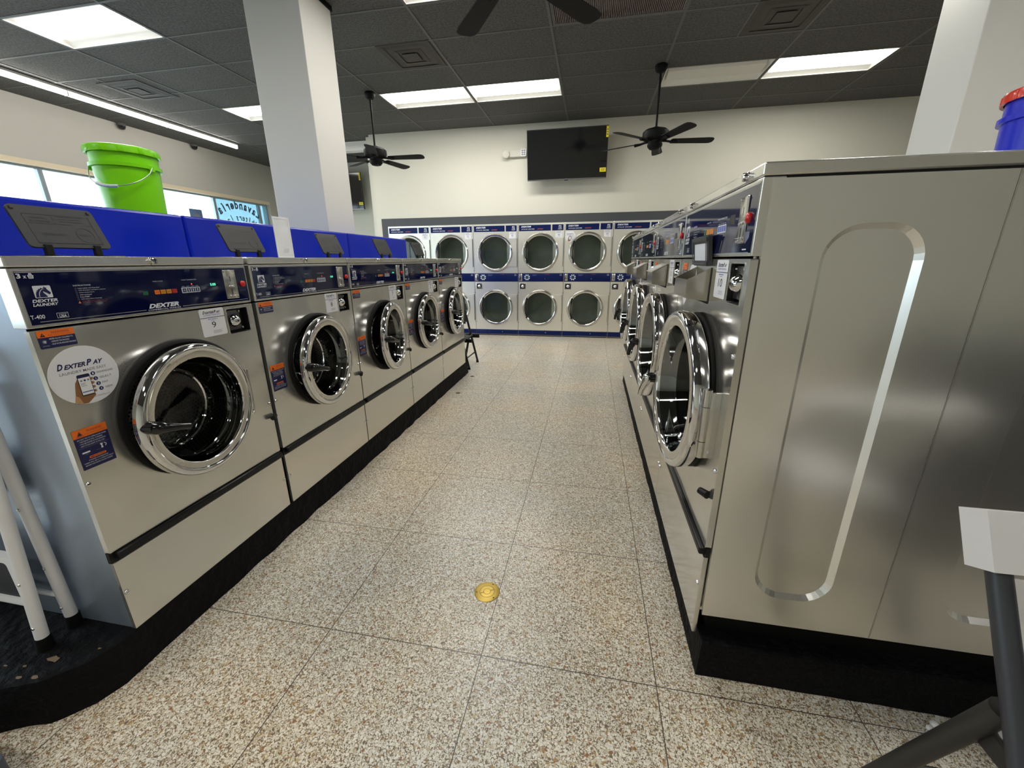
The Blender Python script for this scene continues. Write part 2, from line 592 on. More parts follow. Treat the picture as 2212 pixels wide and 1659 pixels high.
# ------------------------------------------------------------------ camera
CAM = dict(f=869.6308, yaw=.1915, pitch=-.2984, roll=-.0083, h=1.3375)


def make_camera():
    yaw, pitch, roll = CAM['yaw'], CAM['pitch'], CAM['roll']
    cy, sy, cp, sp = math.cos(yaw), math.sin(yaw), math.cos(pitch), math.sin(pitch)
    f = Vector((-sy * cp, cy * cp, sp)); r = Vector((cy, sy, 0)); u = r.cross(f)
    cr, sr = math.cos(roll), math.sin(roll)
    r2 = r * cr + u * sr; u2 = u * cr - r * sr
    c = bpy.data.cameras.new('camera')
    c.sensor_fit = 'HORIZONTAL'; c.sensor_width = 36.
    c.lens = 36. * CAM['f'] / 2212.
    c.clip_start = .02; c.clip_end = 200
    o = bpy.data.objects.new('camera', c); COL.objects.link(o)
    m = Matrix(((r2.x, u2.x, -f.x, 0), (r2.y, u2.y, -f.y, 0), (r2.z, u2.z, -f.z, CAM['h']), (0, 0, 0, 1)))
    o.matrix_world = m
    SC.camera = o


make_camera()

# ------------------------------------------------------------------ room
ZC = 3.42
XL, XR, YB, YF, YA = -7.35, 6.6, 7.285, -4.5, 9.06
TROFFERS = []          # (x0, y0, x1, y1, lit, in view)
for x0, x1, lit in ((-2.85, -1.69, 1), (-1.66, -.50, 1), (.73, 1.86, 0), (1.89, 3.04, 1)):
    TROFFERS.append((x0, 5.69, x1, 6.23, lit))
TROFFERS += [(-5.26, 3.44, -4.16, 3.98, 1), (-5.26, 5.70, -4.16, 6.24, 1), (-1.66, 3.43, -.50, 3.97, 1),
             (1.89, 3.43, 3.04, 3.97, 1), (-1.66, 1.19, -.50, 1.73, 1), (.73, 1.19, 1.86, 1.73, 0), (-5.26, 1.19, -4.16, 1.73, 1),  # lamps from here on are unseen, added for the room lighting
             (1.89, 1.19, 3.04, 1.73, 1), (-1.66, -1.6, -.50, -1.06, 1), (1.89, -1.6, 3.04, -1.06, 1), (-5.26, -1.6, -4.16, -1.06, 1)]

fl = MB('terrazzo')
fl.add([(XL - .3, YF, 0), (XR, YF, 0), (XR, YA + .2, 0), (XL - .3, YA + .2, 0)], [(0, 1, 2, 3)])
struct(fl.build('floor'))

# ceiling with openings for the recessed lights
cb = MB('ceiling_tile')
outer = [(XL - .2, YF), (XR, YF), (XR, YA + .1), (XL - .2, YA + .1)]
holes = [[(t[0], t[1]), (t[0], t[3]), (t[2], t[3]), (t[2], t[1])] for t in TROFFERS]
GR = (-.46, 4.0, .69, 4.54)
holes.append([(GR[0], GR[1]), (GR[0], GR[3]), (GR[2], GR[3]), (GR[2], GR[1])])
loops = [outer] + holes
tris = tessellate_polygon([[Vector((p[0], p[1], 0)) for p in l] for l in loops])
flat = [p for l in loops for p in l]
cb.add([(p[0], p[1], ZC) for p in flat], tris)
struct(cb.build('ceiling'))
# T-bar grid
tb = MB('ceiling_bar')
xs_r = [-2.85 + 1.183 * k for k in range(0, 9)]
xs_l = [-4.145, -5.275, -6.40]
ysg = [3.425 + .565 * k for k in range(-13, 10)]


def in_hole(x, y):
    for t in TROFFERS + [GR]:
        if t[0] + .002 < x < t[2] - .002 and t[1] + .002 < y < t[3] - .002:
            return True
    return False


for x in xs_l + xs_r:
    if x < XR:
        tb.box((x - .012, YF, ZC - .005), (x + .012, YB - .02 if x > -3.9 else YA - .02, ZC))
for y in ysg:
    if y < YA - .1:
        a = XL + .1
        xs = sorted([XL + .1] + xs_l + xs_r + [XR])
        for p, q in zip(xs[:-1], xs[1:]):
            if y > YB and q > -3.9: continue
            if not in_hole((p + q) / 2, y) and not in_hole(p + .1, y) and not in_hole(q - .1, y):
                tb.box((p + .012, y - .011, ZC - .004), (q - .012, y + .011, ZC))
# half-width cross bars beside the square vents
for x, y0, y1 in ((-2.265, 4.56, 5.115), (1.29, 4.56, 5.115), (-5.86, 4.56, 5.115)):
    tb.box((x - .011, y0, ZC - .004), (x + .011, y1, ZC))
struct(tb.build('trim_3'))

# back wall with the opening the stacked dryers are built into
DX0, DW, ND = -3.683, .8, 7
DX1 = DX0 + DW * ND + .005
wb = MB('wall_paint')
wb.prism([(-3.9, 0), (DX0 - .012, 0), (DX0 - .012, 1.945), (DX1 + .012, 1.945), (DX1 + .012, 0), (XR, 0), (XR, ZC), (-3.9, ZC)], [], YB, YB + .12)
struct(wb.build('wall_back'))
tr = MB('grey_trim')
tr.prism([(DX0 - .115, 0), (DX0 - .002, 0), (DX0 - .002, 1.94), (DX1, 1.94), (DX1, 0), (DX1 + .11, 0), (DX1 + .11, 2.07), (DX0 - .115, 2.07)], [], YB - .012, YB)
struct(tr.build('trim_1'), 'dark grey board framing the wall of stacked dryers')
w = MB('wall_paint').box((-4.02, YB + .12, 0), (-3.9, YA, ZC))
struct(w.build('wall_right_alcove'))
w = MB('wall_paint').box((XL - .2, YA, 0), (-3.9, YA + .1, ZC))
struct(w.build('wall_alcove'))
w = MB('white_trim').box((-5.75, 7.57, 3.265), (-4.02, 7.72, ZC - .006)).box((-5.75, 7.555, 3.30), (-4.02, 7.57, 3.345))
struct(w.build('trim_2'), 'white header beam under the ceiling at the alcove')
w = MB('wall_paint').box((XR, YF, 0), (XR + .1, YB + .12, ZC))
struct(w.build('wall_right'))
w = MB('wall_paint').box((XL - .2, YF - .1, 0), (XR + .1, YF, ZC))
struct(w.build('wall_front'))

# left wall: a band of storefront windows
WZ0, WZ1, WY0, WY1 = .75, 2.605, -3.4, 8.82
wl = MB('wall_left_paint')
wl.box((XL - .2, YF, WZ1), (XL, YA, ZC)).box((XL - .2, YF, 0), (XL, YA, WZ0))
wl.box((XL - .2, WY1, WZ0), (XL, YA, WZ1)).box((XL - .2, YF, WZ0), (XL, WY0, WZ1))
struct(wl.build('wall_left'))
w = MB('soffit_sunlit').box((XL - .2, WY0, WZ1 - .012), (XL + .012, WY1, WZ1 + .05))
struct(w.build('trim_4'), 'cream soffit of the window head, sunlight put into its colour')
MULL = [WY0, -2.0, -.65, .7, 2.05, 3.40, 4.76, 6.08, 7.44, 8.58, WY1]
for i in range(len(MULL) - 1):
    y0, y1 = MULL[i], MULL[i + 1]
    xf = XL - .10
    fr = MB('window_alu')
    b_ = .028
    fr.box((xf - .03, y0, WZ0), (xf + .03, y0 + b_, WZ1 - .012), None, .003)
    fr.box((xf - .03, y1 - b_, WZ0), (xf + .03, y1, WZ1 - .012), None, .003)
    fr.box((xf - .03, y0 + b_, WZ0), (xf + .03, y1 - b_, WZ0 + .06)); fr.box((xf - .03, y0 + b_, WZ1 - .04), (xf + .03, y1 - b_, WZ1 - .012))
    wn = struct(fr.build('window_%d' % (i + 1)))
    gl = MB('window_glass').box((xf - .004, y0 + b_, WZ0 + .06), (xf + .002, y1 - b_, WZ1 - .04))
    gl.build('pane', wn)
    if i == 8:
        WIN9 = wn
    if i >= 8:
        vf = MB('blue_film')
        vf.add([(xf + .0045, y0 + b_, WZ0 + .06), (xf + .0045, y1 - b_, WZ0 + .06), (xf + .0045, y1 - b_, WZ1 - .04), (xf + .0045, y0 + b_, WZ1 - .04)], [(0, 1, 2, 3)])
        vf.build('film', wn)['label'] = 'pale blue film on the pane'

# reversed shop lettering on the blue pane (reads from the street side)
lt = MB('vinyl_letter')


def arc_letters(word, yc, zc, rad, a0, a1, h, bold):
    """letters along an arc, mirrored so they read right from outside"""
    n = len(word)
    for i, ch in enumerate(word):
        if ch == ' ':
            continue
        a = a0 + (a1 - a0) * (i + .5) / n
        vs, fs = text_mesh(ch, 0, bold)
        X0 = min(p[0] for p in vs); X1 = max(p[0] for p in vs)
        cx = (X0 + X1) / 2
        t = a - R90
        out = []
        for p in vs:
            px, pz = (p[0] - cx) * h, p[1] * h * 1.25
            qx = px * math.cos(t) - pz * math.sin(t); qz = px * math.sin(t) + pz * math.cos(t)
            u = rad * math.cos(a) + qx; v = rad * math.sin(a) + qz
            out.append((XL - .092, yc - u, zc + v))   # -u mirrors it for the inside viewer
        lt.add(out, fs)


arc_letters('Lavander\u00eda', 8.03, 1.575, .85, math.radians(126), math.radians(54), .185, .035)
arc_letters('Walters Laundry', 8.03, 1.575, .62, math.radians(127), math.radians(24), .145, .02)
lt.build('lettering', WIN9)['label'] = 'dark arched shop lettering, mirrored, on the pale blue pane'
po = MB('poster_blue').box((XL - .095, 6.86, 1.95), (XL - .088, 7.12, 2.31)).box((XL - .0875, 6.93, 2.02), (XL - .0865, 7.05, 2.22), 's_grey')
tag(po.build('window_poster'), 'small blue poster taped inside the window left of the lettered pane', 'poster')

# pavement outside
g = MB('concrete_out')
g.add([(-40, -30, -.15), (XL - .3, -30, -.15), (XL - .3, 40, -.15), (-40, 40, -.15)], [(0, 1, 2, 3)])
struct(g.build('ground_outside'))

# ------------------------------------------------------------------ pillars and islands
pl = MB('pillar_paint').box((-2.78, 3.42, 0), (-2.295, 3.845, 3.385), None, .006)
struct(pl.build('pillar'), 'white painted pillar rising through the blue counter back on the left')
pl = MB('pillar_paint').box((2.235, 3.42, 0), (2.72, 3.835, ZC), None, .006)
struct(pl.build('pillar'), 'white painted pillar behind the tall washers on the right')
bx = MB('fan_black').box((-2.80, YF, 3.375), (-2.285, 3.86, ZC - .006))
struct(bx.build('beam'), 'black boxed beam running from the left pillar along the ceiling')


def curb(name, pts, ztop, label, rough=.012, seed=0):
    """painted concrete island, edges and top slightly uneven"""
    per = []
    n = len(pts)
    for i in range(n):
        a, b = Vector(pts[i]), Vector(pts[(i + 1) % n])
        m = max(1, int((b - a).length / .03))
        for k in range(m):
            per.append(a + (b - a) * k / m)
    vs = []; N = len(per)
    c = sum((p for p in per), Vector((0, 0))) / N
    rows = [(0., .010), (.35, .004), (.8, 0.), (.97, -.003), (1., -.012)]
    for t, off in rows:
        for p in per:
            d = (p - c).normalized()
            e = noise.noise(Vector((p.x * 9, p.y * 9, t * 3 + seed))) * rough
            vs.append((p.x + d.x * (off + e * (1 - t * .6)), p.y + d.y * (off + e * (1 - t * .6)), t * ztop - (0 if t < 1 else .0005)))
    fs = []
    for r in range(len(rows) - 1):
        for i in range(N):
            j = (i + 1) % N
            fs.append((r * N + i, r * N + j, (r + 1) * N + j, (r + 1) * N + i))
    mb = MB('curb_black')
    mb.add(vs, fs, None, False)
    top = [vs[(len(rows) - 1) * N + i] for i in range(N)]
    tr_ = tessellate_polygon([[Vector(p) for p in top]])
    mb.add(top, tr_)
    o = mb.build(name)
    struct(o, label)
    return mb, o


ZL, ZRB = .152, .13
curb('slab', [(-1.462, .74), (-1.462, 4.655), (-3.6, 4.655), (-3.6, .46), (-2.4, .48), (-1.9, .50), (-1.68, .545), (-1.56, .60), (-1.49, .67)], ZL, 'black painted concrete plinth under the left washers', .014, 3)
chip = MB('curb_chip')
random.seed(3)
for cx, cy, s in ((-1.60, .665, .022), (-1.63, .60, .010), (-1.585, .61, .012), (-1.50, .72, .006), (-1.72, .62, .008), (-1.66, .63, .007)):
    pts = [(cx + s * (.6 + .6 * random.random()) * math.cos(a), cy + .5 * s * (.6 + .6 * random.random()) * math.sin(a), ZL + .0012) for a in [2 * PI * k / 9 for k in range(9)]]
    chip.add(pts, [tuple(range(9))])
struct(chip.build('trim_5'), 'bare chips in the black plinth paint')
curb('slab', [(.412, 1.112), (2.9, 1.112), (2.9, 4.60), (.412, 4.60)], ZRB, 'black painted concrete plinth under the tall right washers', .004, 9)

# blue laminate back board of the left island
bb = MB('blue_laminate')
for y0, y1 in ((.80, 1.905), (1.91, 2.66), (2.665, 3.415), (3.42, 4.60)):
    bb.box((-2.95, y0, 1.0), (-2.12, y1, 1.576), None, .012)
bb.box((-2.93, .82, ZL), (-2.14, 4.58, 1.0))
pl_hole = bb.build('counter_back')
struct(tag(pl_hole, 'blue laminate counter back running behind the left washers', 'counter'))
rb = MB('steel_side').box((1.47, 1.20, ZRB), (2.88, 4.50, 1.552), None, .006)
struct(tag(rb.build('counter_back'), 'steel clad service chase behind the tall right washers', 'counter'))

# ------------------------------------------------------------------ washers
HORSE = [(.02, 0), (.02, .12), (.06, .30), (.02, .34), (.11, .42), (.07, .50), (.17, .55), (.14, .64), (.25, .67), (.26, .78), (.36, .76),
         (.42, .87), (.52, .80), (.60, .86), (.64, .98), (.70, .86), (.78, .88), (.76, .76), (.84, .60), (.96, .42), (.93, .28), (.86, .22),
         (.80, .28), (.74, .36), (.66, .42), (.58, .48), (.54, .56), (.51, .46), (.56, .34), (.64, .20), (.70, .08), (.70, 0)]


def horse_logo(g, x0, z0, x1, z1, y, white, navy, word=None):
    g.rrect(x0, z0, x1, z1, (z1 - z0) * .08, y, white)
    w, h = x1 - x0, z1 - z0
    g.poly([(x0 + .04 * w + px * w * .92, z0 + .05 * h + pz * h * .9) for px, pz in HORSE], y - .0003, navy)
    # white crest line of the mane
    arc = [(x0 + w * (.60 - .36 * math.cos(t)), z0 + h * (.08 + .66 * math.sin(t))) for t in [R90 * k / 10 for k in range(11)]]
    for a, b in zip(arc[:-1], arc[1:]):
        t = h * .02
        g.poly([(a[0] - t, a[1]), (a[0] + t, a[1] - t), (b[0] + t, b[1] - t), (b[0] - t, b[1])], y - .0006, white)


def basket(g, x0, z0, x1, z1, y, mat, dark):
    w, h = x1 - x0, z1 - z0
    g.poly([(x0 + .12 * w, z0), (x1 - .12 * w, z0), (x1, z0 + .62 * h), (x0, z0 + .62 * h)], y, mat)
    g.poly([(x0 + .15 * w, z0 + .62 * h), (x1 - .15 * w, z0 + .62 * h), (x1 - .3 * w, z1), (x0 + .3 * w, z1)], y, mat)
    for k in range(3):
        g.rect(x0 + (.22 + .22 * k) * w, z0 + .1 * h, x0 + (.30 + .22 * k) * w, z0 + .5 * h, y - .0003, dark)
    g.rect(x0, z0 + .62 * h, x1, z0 + .67 * h, y - .0003, dark)


def number_card(num, x0, z0, x1, z1, y):
    g = MB('s_paper')
    w, h = x1 - x0, z1 - z0
    g.rrect(x0, z0, x1, z1, w * .06, y, 's_paper')
    g.rect(x0, z0 + .672 * h, x1, z0 + .69 * h, y - .0003, 's_navy')
    pay_mark(g, x0 + .14 * w, z0 + .82 * h, x0 + .86 * w, z0 + .93 * h, y - .0003, 's_navy')
    g.text('LAUNDRY MADE EASY', x0 + .15 * w, z0 + .745 * h, x0 + .85 * w, z0 + .79 * h, y - .0003, 's_lblue')
    g.text('MACHINE #', x0 + .31 * w, z0 + .60 * h, x0 + .69 * w, z0 + .64 * h, y - .0003, 's_lblue', 0, .02)
    g.rect(x0 + .40 * w, z0 + .565 * h, x0 + .60 * w, z0 + .575 * h, y - .0003, 's_lblue')
    nw = .085 if len(num) == 1 else .17
    g.text(num, x0 + (.5 - nw) * w, z0 + .30 * h, x0 + (.5 + nw) * w, z0 + .52 * h, y - .0003, 's_black')
    for k in range(4):
        g.rect(x0 + .42 * w, z0 + (.19 - .03 * k) * h, x0 + (.80 - .05 * (k % 2)) * w, z0 + (.198 - .03 * k) * h, y - .0003, 's_grey')
    return g


def pay_disc(x, z, r, y, detail=True):
    """round white pay sticker: wordmark, phone held in a hand, four steps"""
    g = MB('s_paper')
    g.disc(x, z, r, y, 's_white', 64)
    g.disc(x, z, r * .965, y - .0003, 's_paper', 64)
    P = lambda u, v: (x + u * r, z + v * r)
    Y = y - .0006
    a, b = P(-.70, .30), P(.62, .47)
    pay_mark(g, a[0], a[1], b[0], b[1] + .04 * r, Y, 's_navy')
    a, b = P(-.68, .12), P(.66, .215)
    g.text('LAUNDRY MADE EASY', a[0], a[1], b[0], b[1], Y, 's_grey', 0, .005)
    # wrist and hand
    hand = [(-.52, -.84), (-.44, -.60), (-.40, -.40), (-.36, -.22), (-.28, -.10), (-.22, -.14), (-.22, -.62), (.10, -.64), (.12, -.74), (-.02, -.86), (-.16, -.96), (-.30, -.945), (-.42, -.90)]
    g.poly([P(u, v) for u, v in hand], Y, 's_brown')
    g.poly([P(u, v) for u, v in [(-.52, -.84), (-.45, -.62), (-.36, -.70), (-.30, -.94), (-.42, -.90)]], Y - .0002, 's_tan')
    for k in range(4):
        c = P(.13, -.16 - .145 * k)
        g.disc(c[0], c[1], r * .055, Y, 's_brown', 16, r * .045)
        g.disc(c[0] + r * .03, c[1], r * .022, Y - .0002, 's_tan', 12)
    a, b = P(-.27, -.70), P(.10, .04)
    g.rrect(a[0], a[1], b[0], b[1], r * .045, Y - .0003, 's_black')
    a, b = P(-.25, -.66), P(.08, -.07)
    g.rect(a[0], a[1], b[0], b[1], Y - .0006, 's_white')
    a, b = P(-.25, -.07), P(.08, .01)
    g.rect(a[0], a[1], b[0], b[1], Y - .0006, 's_navy')
    for k in range(3):
        c = P(-.18 + .10 * k, -.17)
        g.disc(c[0], c[1], r * .032, Y - .0009, 's_grey' if k != 1 else 's_navy', 16)
    for v, u1 in ((-.27, -.08), (-.31, -.10), (-.36, -.06)):
        a, b = P(-.22, v), P(u1, v + .014)
        g.rect(a[0], a[1], b[0], b[1], Y - .0009, 's_grey')
    a, b = P(-.24, -.58), P(.07, -.545)
    g.rect(a[0], a[1], b[0], b[1], Y - .0009, 's_lblue')
    for k, (t, u1) in enumerate((('DOWNLOAD', .82), ('SELECT', .70), ('PAY', .55), ('VIEW', .62))):
        v = .0 - .19 * k; u0 = .21 + .04 * k * .9
        c = P(u0, v)
        g.disc(c[0], c[1], r * .068, Y, 's_navy', 24)
        g.text(str(k + 1), c[0] - r * .018, c[1] - r * .034, c[0] + r * .02, c[1] + r * .034, Y - .0003, 's_white', 0, .02)
        a, b = P(u0 + .12, v - .03), P(min(u0 + .12 + .062 * len(t), .9), v + .04)
        g.text(t, a[0], a[1], b[0], b[1], Y, 's_grey', 0, .015)
    a, b = P(.02, -.84), P(.52, -.76)
    g.text('Visit DexterPay.com', a[0], a[1], b[0], b[1], Y, 's_grey')
    return g


def warn_small(x0, z0, x1, z1, y):
    g = MB('s_navy'); w, h = x1 - x0, z1 - z0
    g.rrect(x0, z0, x1, z1, w * .04, y, 's_navy')
    g.rrect(x0, z0 + .62 * h, x1, z1, w * .04, y - .0002, 's_orange')
    g.rect(x0, z0 + .62 * h, x1, z0 + .72 * h, y - .0003, 's_orange')
    Y = y - .0005
    g.poly([(x0 + .07 * w, z0 + .66 * h), (x0 + .21 * w, z0 + .66 * h), (x0 + .14 * w, z0 + .87 * h)], Y, 's_black')
    g.rect(x0 + .133 * w, z0 + .71 * h, x0 + .147 * w, z0 + .80 * h, Y - .0002, 's_orange')
    g.text('WARNING', x0 + .36 * w, z0 + .80 * h, x0 + .86 * w, z0 + .92 * h, Y, 's_s' if False else 's_rust', 0, .02)
    g.text('Risk of serious injury', x0 + .28 * w, z0 + .67 * h, x0 + .92 * w, z0 + .76 * h, Y, 's_rust')
    g.disc(x0 + .14 * w, z0 + .38 * h, .055 * w, Y, 's_grey', 20)
    for a in (.6, 2.2, 3.9, 5.3):
        g.poly([(x0 + .14 * w + .012 * w * math.sin(a), z0 + .38 * h), (x0 + .14 * w + .07 * w * math.cos(a), z0 + .38 * h + .12 * h * math.sin(a)), (x0 + .14 * w - .012 * w * math.sin(a), z0 + .40 * h)], Y - .0002, 's_white')
    for k, t in enumerate(('NEVER ALLOW CHILDREN TO:', '- OPERATE THE MACHINE', '- PLAY IN OR AROUND MACHINE')):
        x_ = x0 + (.28 if k == 0 else .30) * w
        g.text(t, x_, z0 + (.47 - .15 * k) * h, x0 + (.93, .80, .97)[k] * w, z0 + (.55 - .15 * k) * h, Y, 's_paper')
    g.rect(x0 + .06 * w, z0 + .13 * h, x0 + .24 * w, z0 + .16 * h, Y, 's_grey')
    return g


def warn_big(x0, z0, x1, z1, y):
    g = MB('s_navy'); w, h = x1 - x0, z1 - z0
    g.rect(x0, z0, x1, z1, y, 's_navy')
    g.rect(x0, z0 + .80 * h, x1, z1, y - .0002, 's_orange')
    Y = y - .0005
    g.poly([(x0 + .10 * w, z0 + .84 * h), (x0 + .29 * w, z0 + .84 * h), (x0 + .195 * w, z0 + .96 * h)], Y, 's_rust')
    g.poly([(x0 + .135 * w, z0 + .85 * h), (x0 + .255 * w, z0 + .85 * h), (x0 + .195 * w, z0 + .93 * h)], Y - .0002, 's_black')
    g.rect(x0 + .09 * w, z0 + .815 * h, x0 + .30 * w, z0 + .83 * h, Y, 's_rust')
    g.text('WARNING', x0 + .40 * w, z0 + .895 * h, x0 + .85 * w, z0 + .95 * h, Y, 's_rust', 0, .02)
    g.text('Risk of serious injury', x0 + .33 * w, z0 + .83 * h, x0 + .94 * w, z0 + .87 * h, Y, 's_rust')
    for k, t in enumerate(('DO NOT TRY TO OPEN DOOR WHEN', '- THE DRUM IS STILL TURNING', '- YOU SEE WATER IN THE WINDOW', '- ANY CYCLE LIGHT IS STILL ON')):
        g.text(t, x0 + (.08, .10, .10, .10)[k] * w, z0 + (.735 - .055 * k) * h, x0 + (.93, .80, .88, .82)[k] * w, z0 + (.765 - .055 * k) * h, Y, 's_paper')
    g.rect(x0 + .06 * w, z0 + .535 * h, x1 - .06 * w, z0 + .54 * h, Y, 's_grey')
    g.rrect(x0 + .10 * w, z0 + .40 * h, x0 + .33 * w, z0 + .435 * h, .012 * h, Y, 's_white')
    g.rect(x0 + .18 * w, z0 + .365 * h, x0 + .26 * w, z0 + .375 * h, Y, 's_grey')
    g.poly([(x0 + .66 * w, z0 + .395 * h), (x0 + .73 * w, z0 + .395 * h), (x0 + .71 * w, z0 + .45 * h), (x0 + .74 * w, z0 + .51 * h), (x0 + .65 * w, z0 + .51 * h), (x0 + .68 * w, z0 + .45 * h)], Y, 's_white')
    for k in range(8):
        a = 1.3 - .32 * k
        g.disc(x0 + .76 * w + .07 * w * math.cos(a), z0 + .46 * h + .042 * h * math.sin(a), .012 * w, Y, 's_paper', 8)
    g.rect(x0 + .50 * w, z0 + .385 * h, x0 + .64 * w, z0 + .39 * h, Y, 's_grey')
    g.rrect(x0 + .26 * w, z0 + .245 * h, x0 + .76 * w, z0 + .30 * h, .02 * h, Y, 's_orange')
    g.text('IMPORTANT', x0 + .29 * w, z0 + .256 * h, x0 + .73 * w, z0 + .29 * h, Y - .0003, 's_black', 0, .02)
    for k, t in enumerate(('IF POWER IS INTERRUPTED', 'THERE WILL BE A 1-3 MINUTE DELAY', 'BEFORE THE DOOR CAN BE OPENED')):
        g.text(t, x0 + (.22, .06, .08)[k] * w, z0 + (.19 - .055 * k) * h, x0 + (.80, .95, .90)[k] * w, z0 + (.217 - .055 * k) * h, Y, 's_paper')
    return g


def lever(mb, p, q, s=1., mat='black_gloss', boss='black_gloss'):
    """bent door handle from pivot p to tip q, standing off the ring"""
    p, q = Vector(p), Vector(q)
    d = (q - p)
    out = Vector((0, -.026 * s, 0))
    mb.cyl(p + Vector((0, .03 * s, 0)), p + out * 1.1, .024 * s, .022 * s, 20, boss)
    pts = [p + out * .7 - d * .10, p + out, p + d * .3 + out * 1.35, p + d * .65 + out * 1.75, p + d + out * 1.9]
    rad = [.019 * s, .023 * s, .019 * s, .013 * s, .012 * s]
    mb.tube(pts, rad, 14, mat)


def shell(b, x0, y0, z0, x1, y1, z1):
    """sheet metal box left open at the front"""
    vs = [(x0, y0, z0), (x1, y0, z0), (x1, y1, z0), (x0, y1, z0), (x0, y0, z1), (x1, y0, z1), (x1, y1, z1), (x0, y1, z1)]
    b.add(vs, [(0, 3, 2, 1), (4, 5, 6, 7), (1, 2, 6, 5), (2, 3, 7, 6), (3, 0, 4, 7)])


def pay_mark(g, x0, z0, x1, z1, y, mat):
    """wordmark with a taller first letter of each word"""
    w, h = x1 - x0, z1 - z0
    for t, a, b, c in (('D', 0, .13, 1.), ('EXTER', .14, .60, .72), ('P', .61, .745, 1.), ('AY', .75, 1., .72)):
        g.text(t, x0 + a * w, z0, x0 + b * w, z0 + c * h, y, mat, .4, .035)


def washer_parts(root, S):
    """front-loading washer: front face at y = 0, x to the right, z up"""
    W, H, D = S['W'], S['H'], S['D']
    kz = S['kick']; fz = S['front0']; pz0, pz1 = S['panel']; lz = S['lid0']
    zb = S['body0']
    # body
    b = MB(S['sidemat'])
    if S.get('embossed'):
        # the near side wall with two pressed oblong panels
        shell(b, .012, .012, zb, W - .022, D, lz - .006)
        xs = W - .010
        def side(o):
            o.M = Matrix.Translation((xs, 0, 0)) @ Matrix.Rotation(R90, 4, 'Z')   # local x-z plane turned to face +x
            return o
        side(b)
        for (y0, y1, ox0, ox1) in ((.022, .505, .155, .372), (.509, 1.05, .656, .90)):
            ring = rr_pts(ox0, zb + .105, ox1, 1.285, .085, 8)
            inn = rr_pts(ox0 + .013, zb + .118, ox1 - .013, 1.272, .073, 8)
            tris_ = tessellate_polygon([[Vector((p[0], p[1], 0)) for p in l] for l in ([(y0, zb), (y1, zb), (y1, lz - .006), (y0, lz - .006)], ring)])
            fl_ = [(y0, zb), (y1, zb), (y1, lz - .006), (y0, lz - .006)] + ring
            fs_ = []
            for t in tris_:
                a_, b_, c_ = (Vector(fl_[k]) for k in t)
                fs_.append(t if (b_ - a_).cross(c_ - a_) > 0 else t[::-1])
            b.add([(p[0], -.010, p[1]) for p in fl_], fs_)
            n = len(ring)
            b.add([(p[0], -.010, p[1]) for p in ring] + [(p[0], .004, p[1]) for p in inn], [(i, (i + 1) % n, n + (i + 1) % n, n + i) for i in range(n)])
            b.poly(inn, .004)
            # folded edges of the sheet
            for yy in (y0, y1):
                b.add([(yy, -.010, zb), (yy, 0, zb), (yy, 0, lz - .006), (yy, -.010, lz - .006)], [(0, 1, 2, 3)])
            b.add([(y0, -.010, zb), (y1, -.010, zb), (y1, 0, zb), (y0, 0, zb)], [(0, 1, 2, 3)])
            b.add([(y0, -.010, lz - .006), (y1, -.010, lz - .006), (y1, 0, lz - .006), (y0, 0, lz - .006)], [(0, 1, 2, 3)])
        b.box((.5055, -.0105, zb), (.5085, 0, lz - .006), 'alu')
        b.M = None
    else:
        shell(b, .004, .012, zb, W - .004, D, lz - .006)
    b.build('cabinet', root)
    if zb > .01:
        MB('rubber').box((.03, .05, 0), (W - .03, D - .02, zb)).build('base', root)
    # lower front and kick panel with the black rail between them
    cx, cz, rh = S['door_x'], S['door_z'], S['gasket_r']
    lx0, lz0, lx1, lz1 = S['lock']
    fp = MB(S['frontmat'])
    fp.prism(rr_pts(0.001, fz, W - .001, pz0 - .006, .004, 2), [circ_pts(cx, cz, rh - .006, 72), rr_pts(lx0, lz0, lx1, lz1, .006, 3)], 0, .018)
    fp.build('front_panel', root)
    kp = MB(S['frontmat']).box((0.001, 0, 0), (W - .001, .014, kz), None, .002)
    kp.build('kick_panel', root)
    rl = MB('black_plastic')
    rl.box((.014, -.016, kz + .006), (W - .004, .012, fz - .004), None, .006)
    rl.box((.0, .004, kz), (W, .016, fz))
    rl.build('rail', root)
    for x, z in S['screws']:
        s = MB('chrome')
        s.lathe([(0, -.006), (.005, -.0055), (.0075, -.003), (.008, 0)], (x, 0, z), 'y', 12).rect(x - .004, z - .0008, x + .004, z + .0008, -.0062, 's_black')
        s.build('screw', root)
    # top cover with its lock(s)
    tc = MB('steel').box((-.0005, -.002, lz), (W + .0005, D, H), None, .004)
    tc.box((.006, .003, lz - .006), (W - .006, D, lz), 'gap_black')
    top = tc.build('top_cover', root)
    for x in S['knobs']:
        k = MB('chrome')
        zc = (lz + H) / 2
        k.lathe([(0, -.017), (.008, -.017), (.0105, -.014), (.0105, -.006), (.013, -.005), (.013, -.002)], (x, 0, zc), 'y', 20).rect(x - .001, zc - .005, x + .001, zc + .005, -.0175, 's_black')
        k.build('lid_lock', top)
    # control panel
    cp = MB('steel')
    cp.box((0.001, 0, pz0), (W - .001, .05, pz1 + .004), 'steel', .002)
    fx = S['pframe']
    cp.box((fx, -.0015, pz0 + .0055), (W - fx * .6, .001, pz1 - .002), 'alu')
    cp.rect(fx + .0015, pz0 + .0085, W - fx * .6 - .0015, pz1 - .0045, -.0017, 'panel_navy')
    cpo = cp.build('control_panel', root)
    pr = MB('p_white')
    Y = -.0021
    pr.rect(fx + .002, pz1 - .0078, W - fx * .6 - .002, pz1 - .0056, Y, 'alu')
    S['print'](pr, Y)
    pr.build('printed_lettering', cpo)
    # coin slot plate
    (x0, z0, x1, z1) = S['coin']
    c = MB('chrome_soft')
    c.box((x0, -.005, z0), (x1, -.001, z1), None, .0018)
    xm = (x0 + x1) / 2; h = z1 - z0
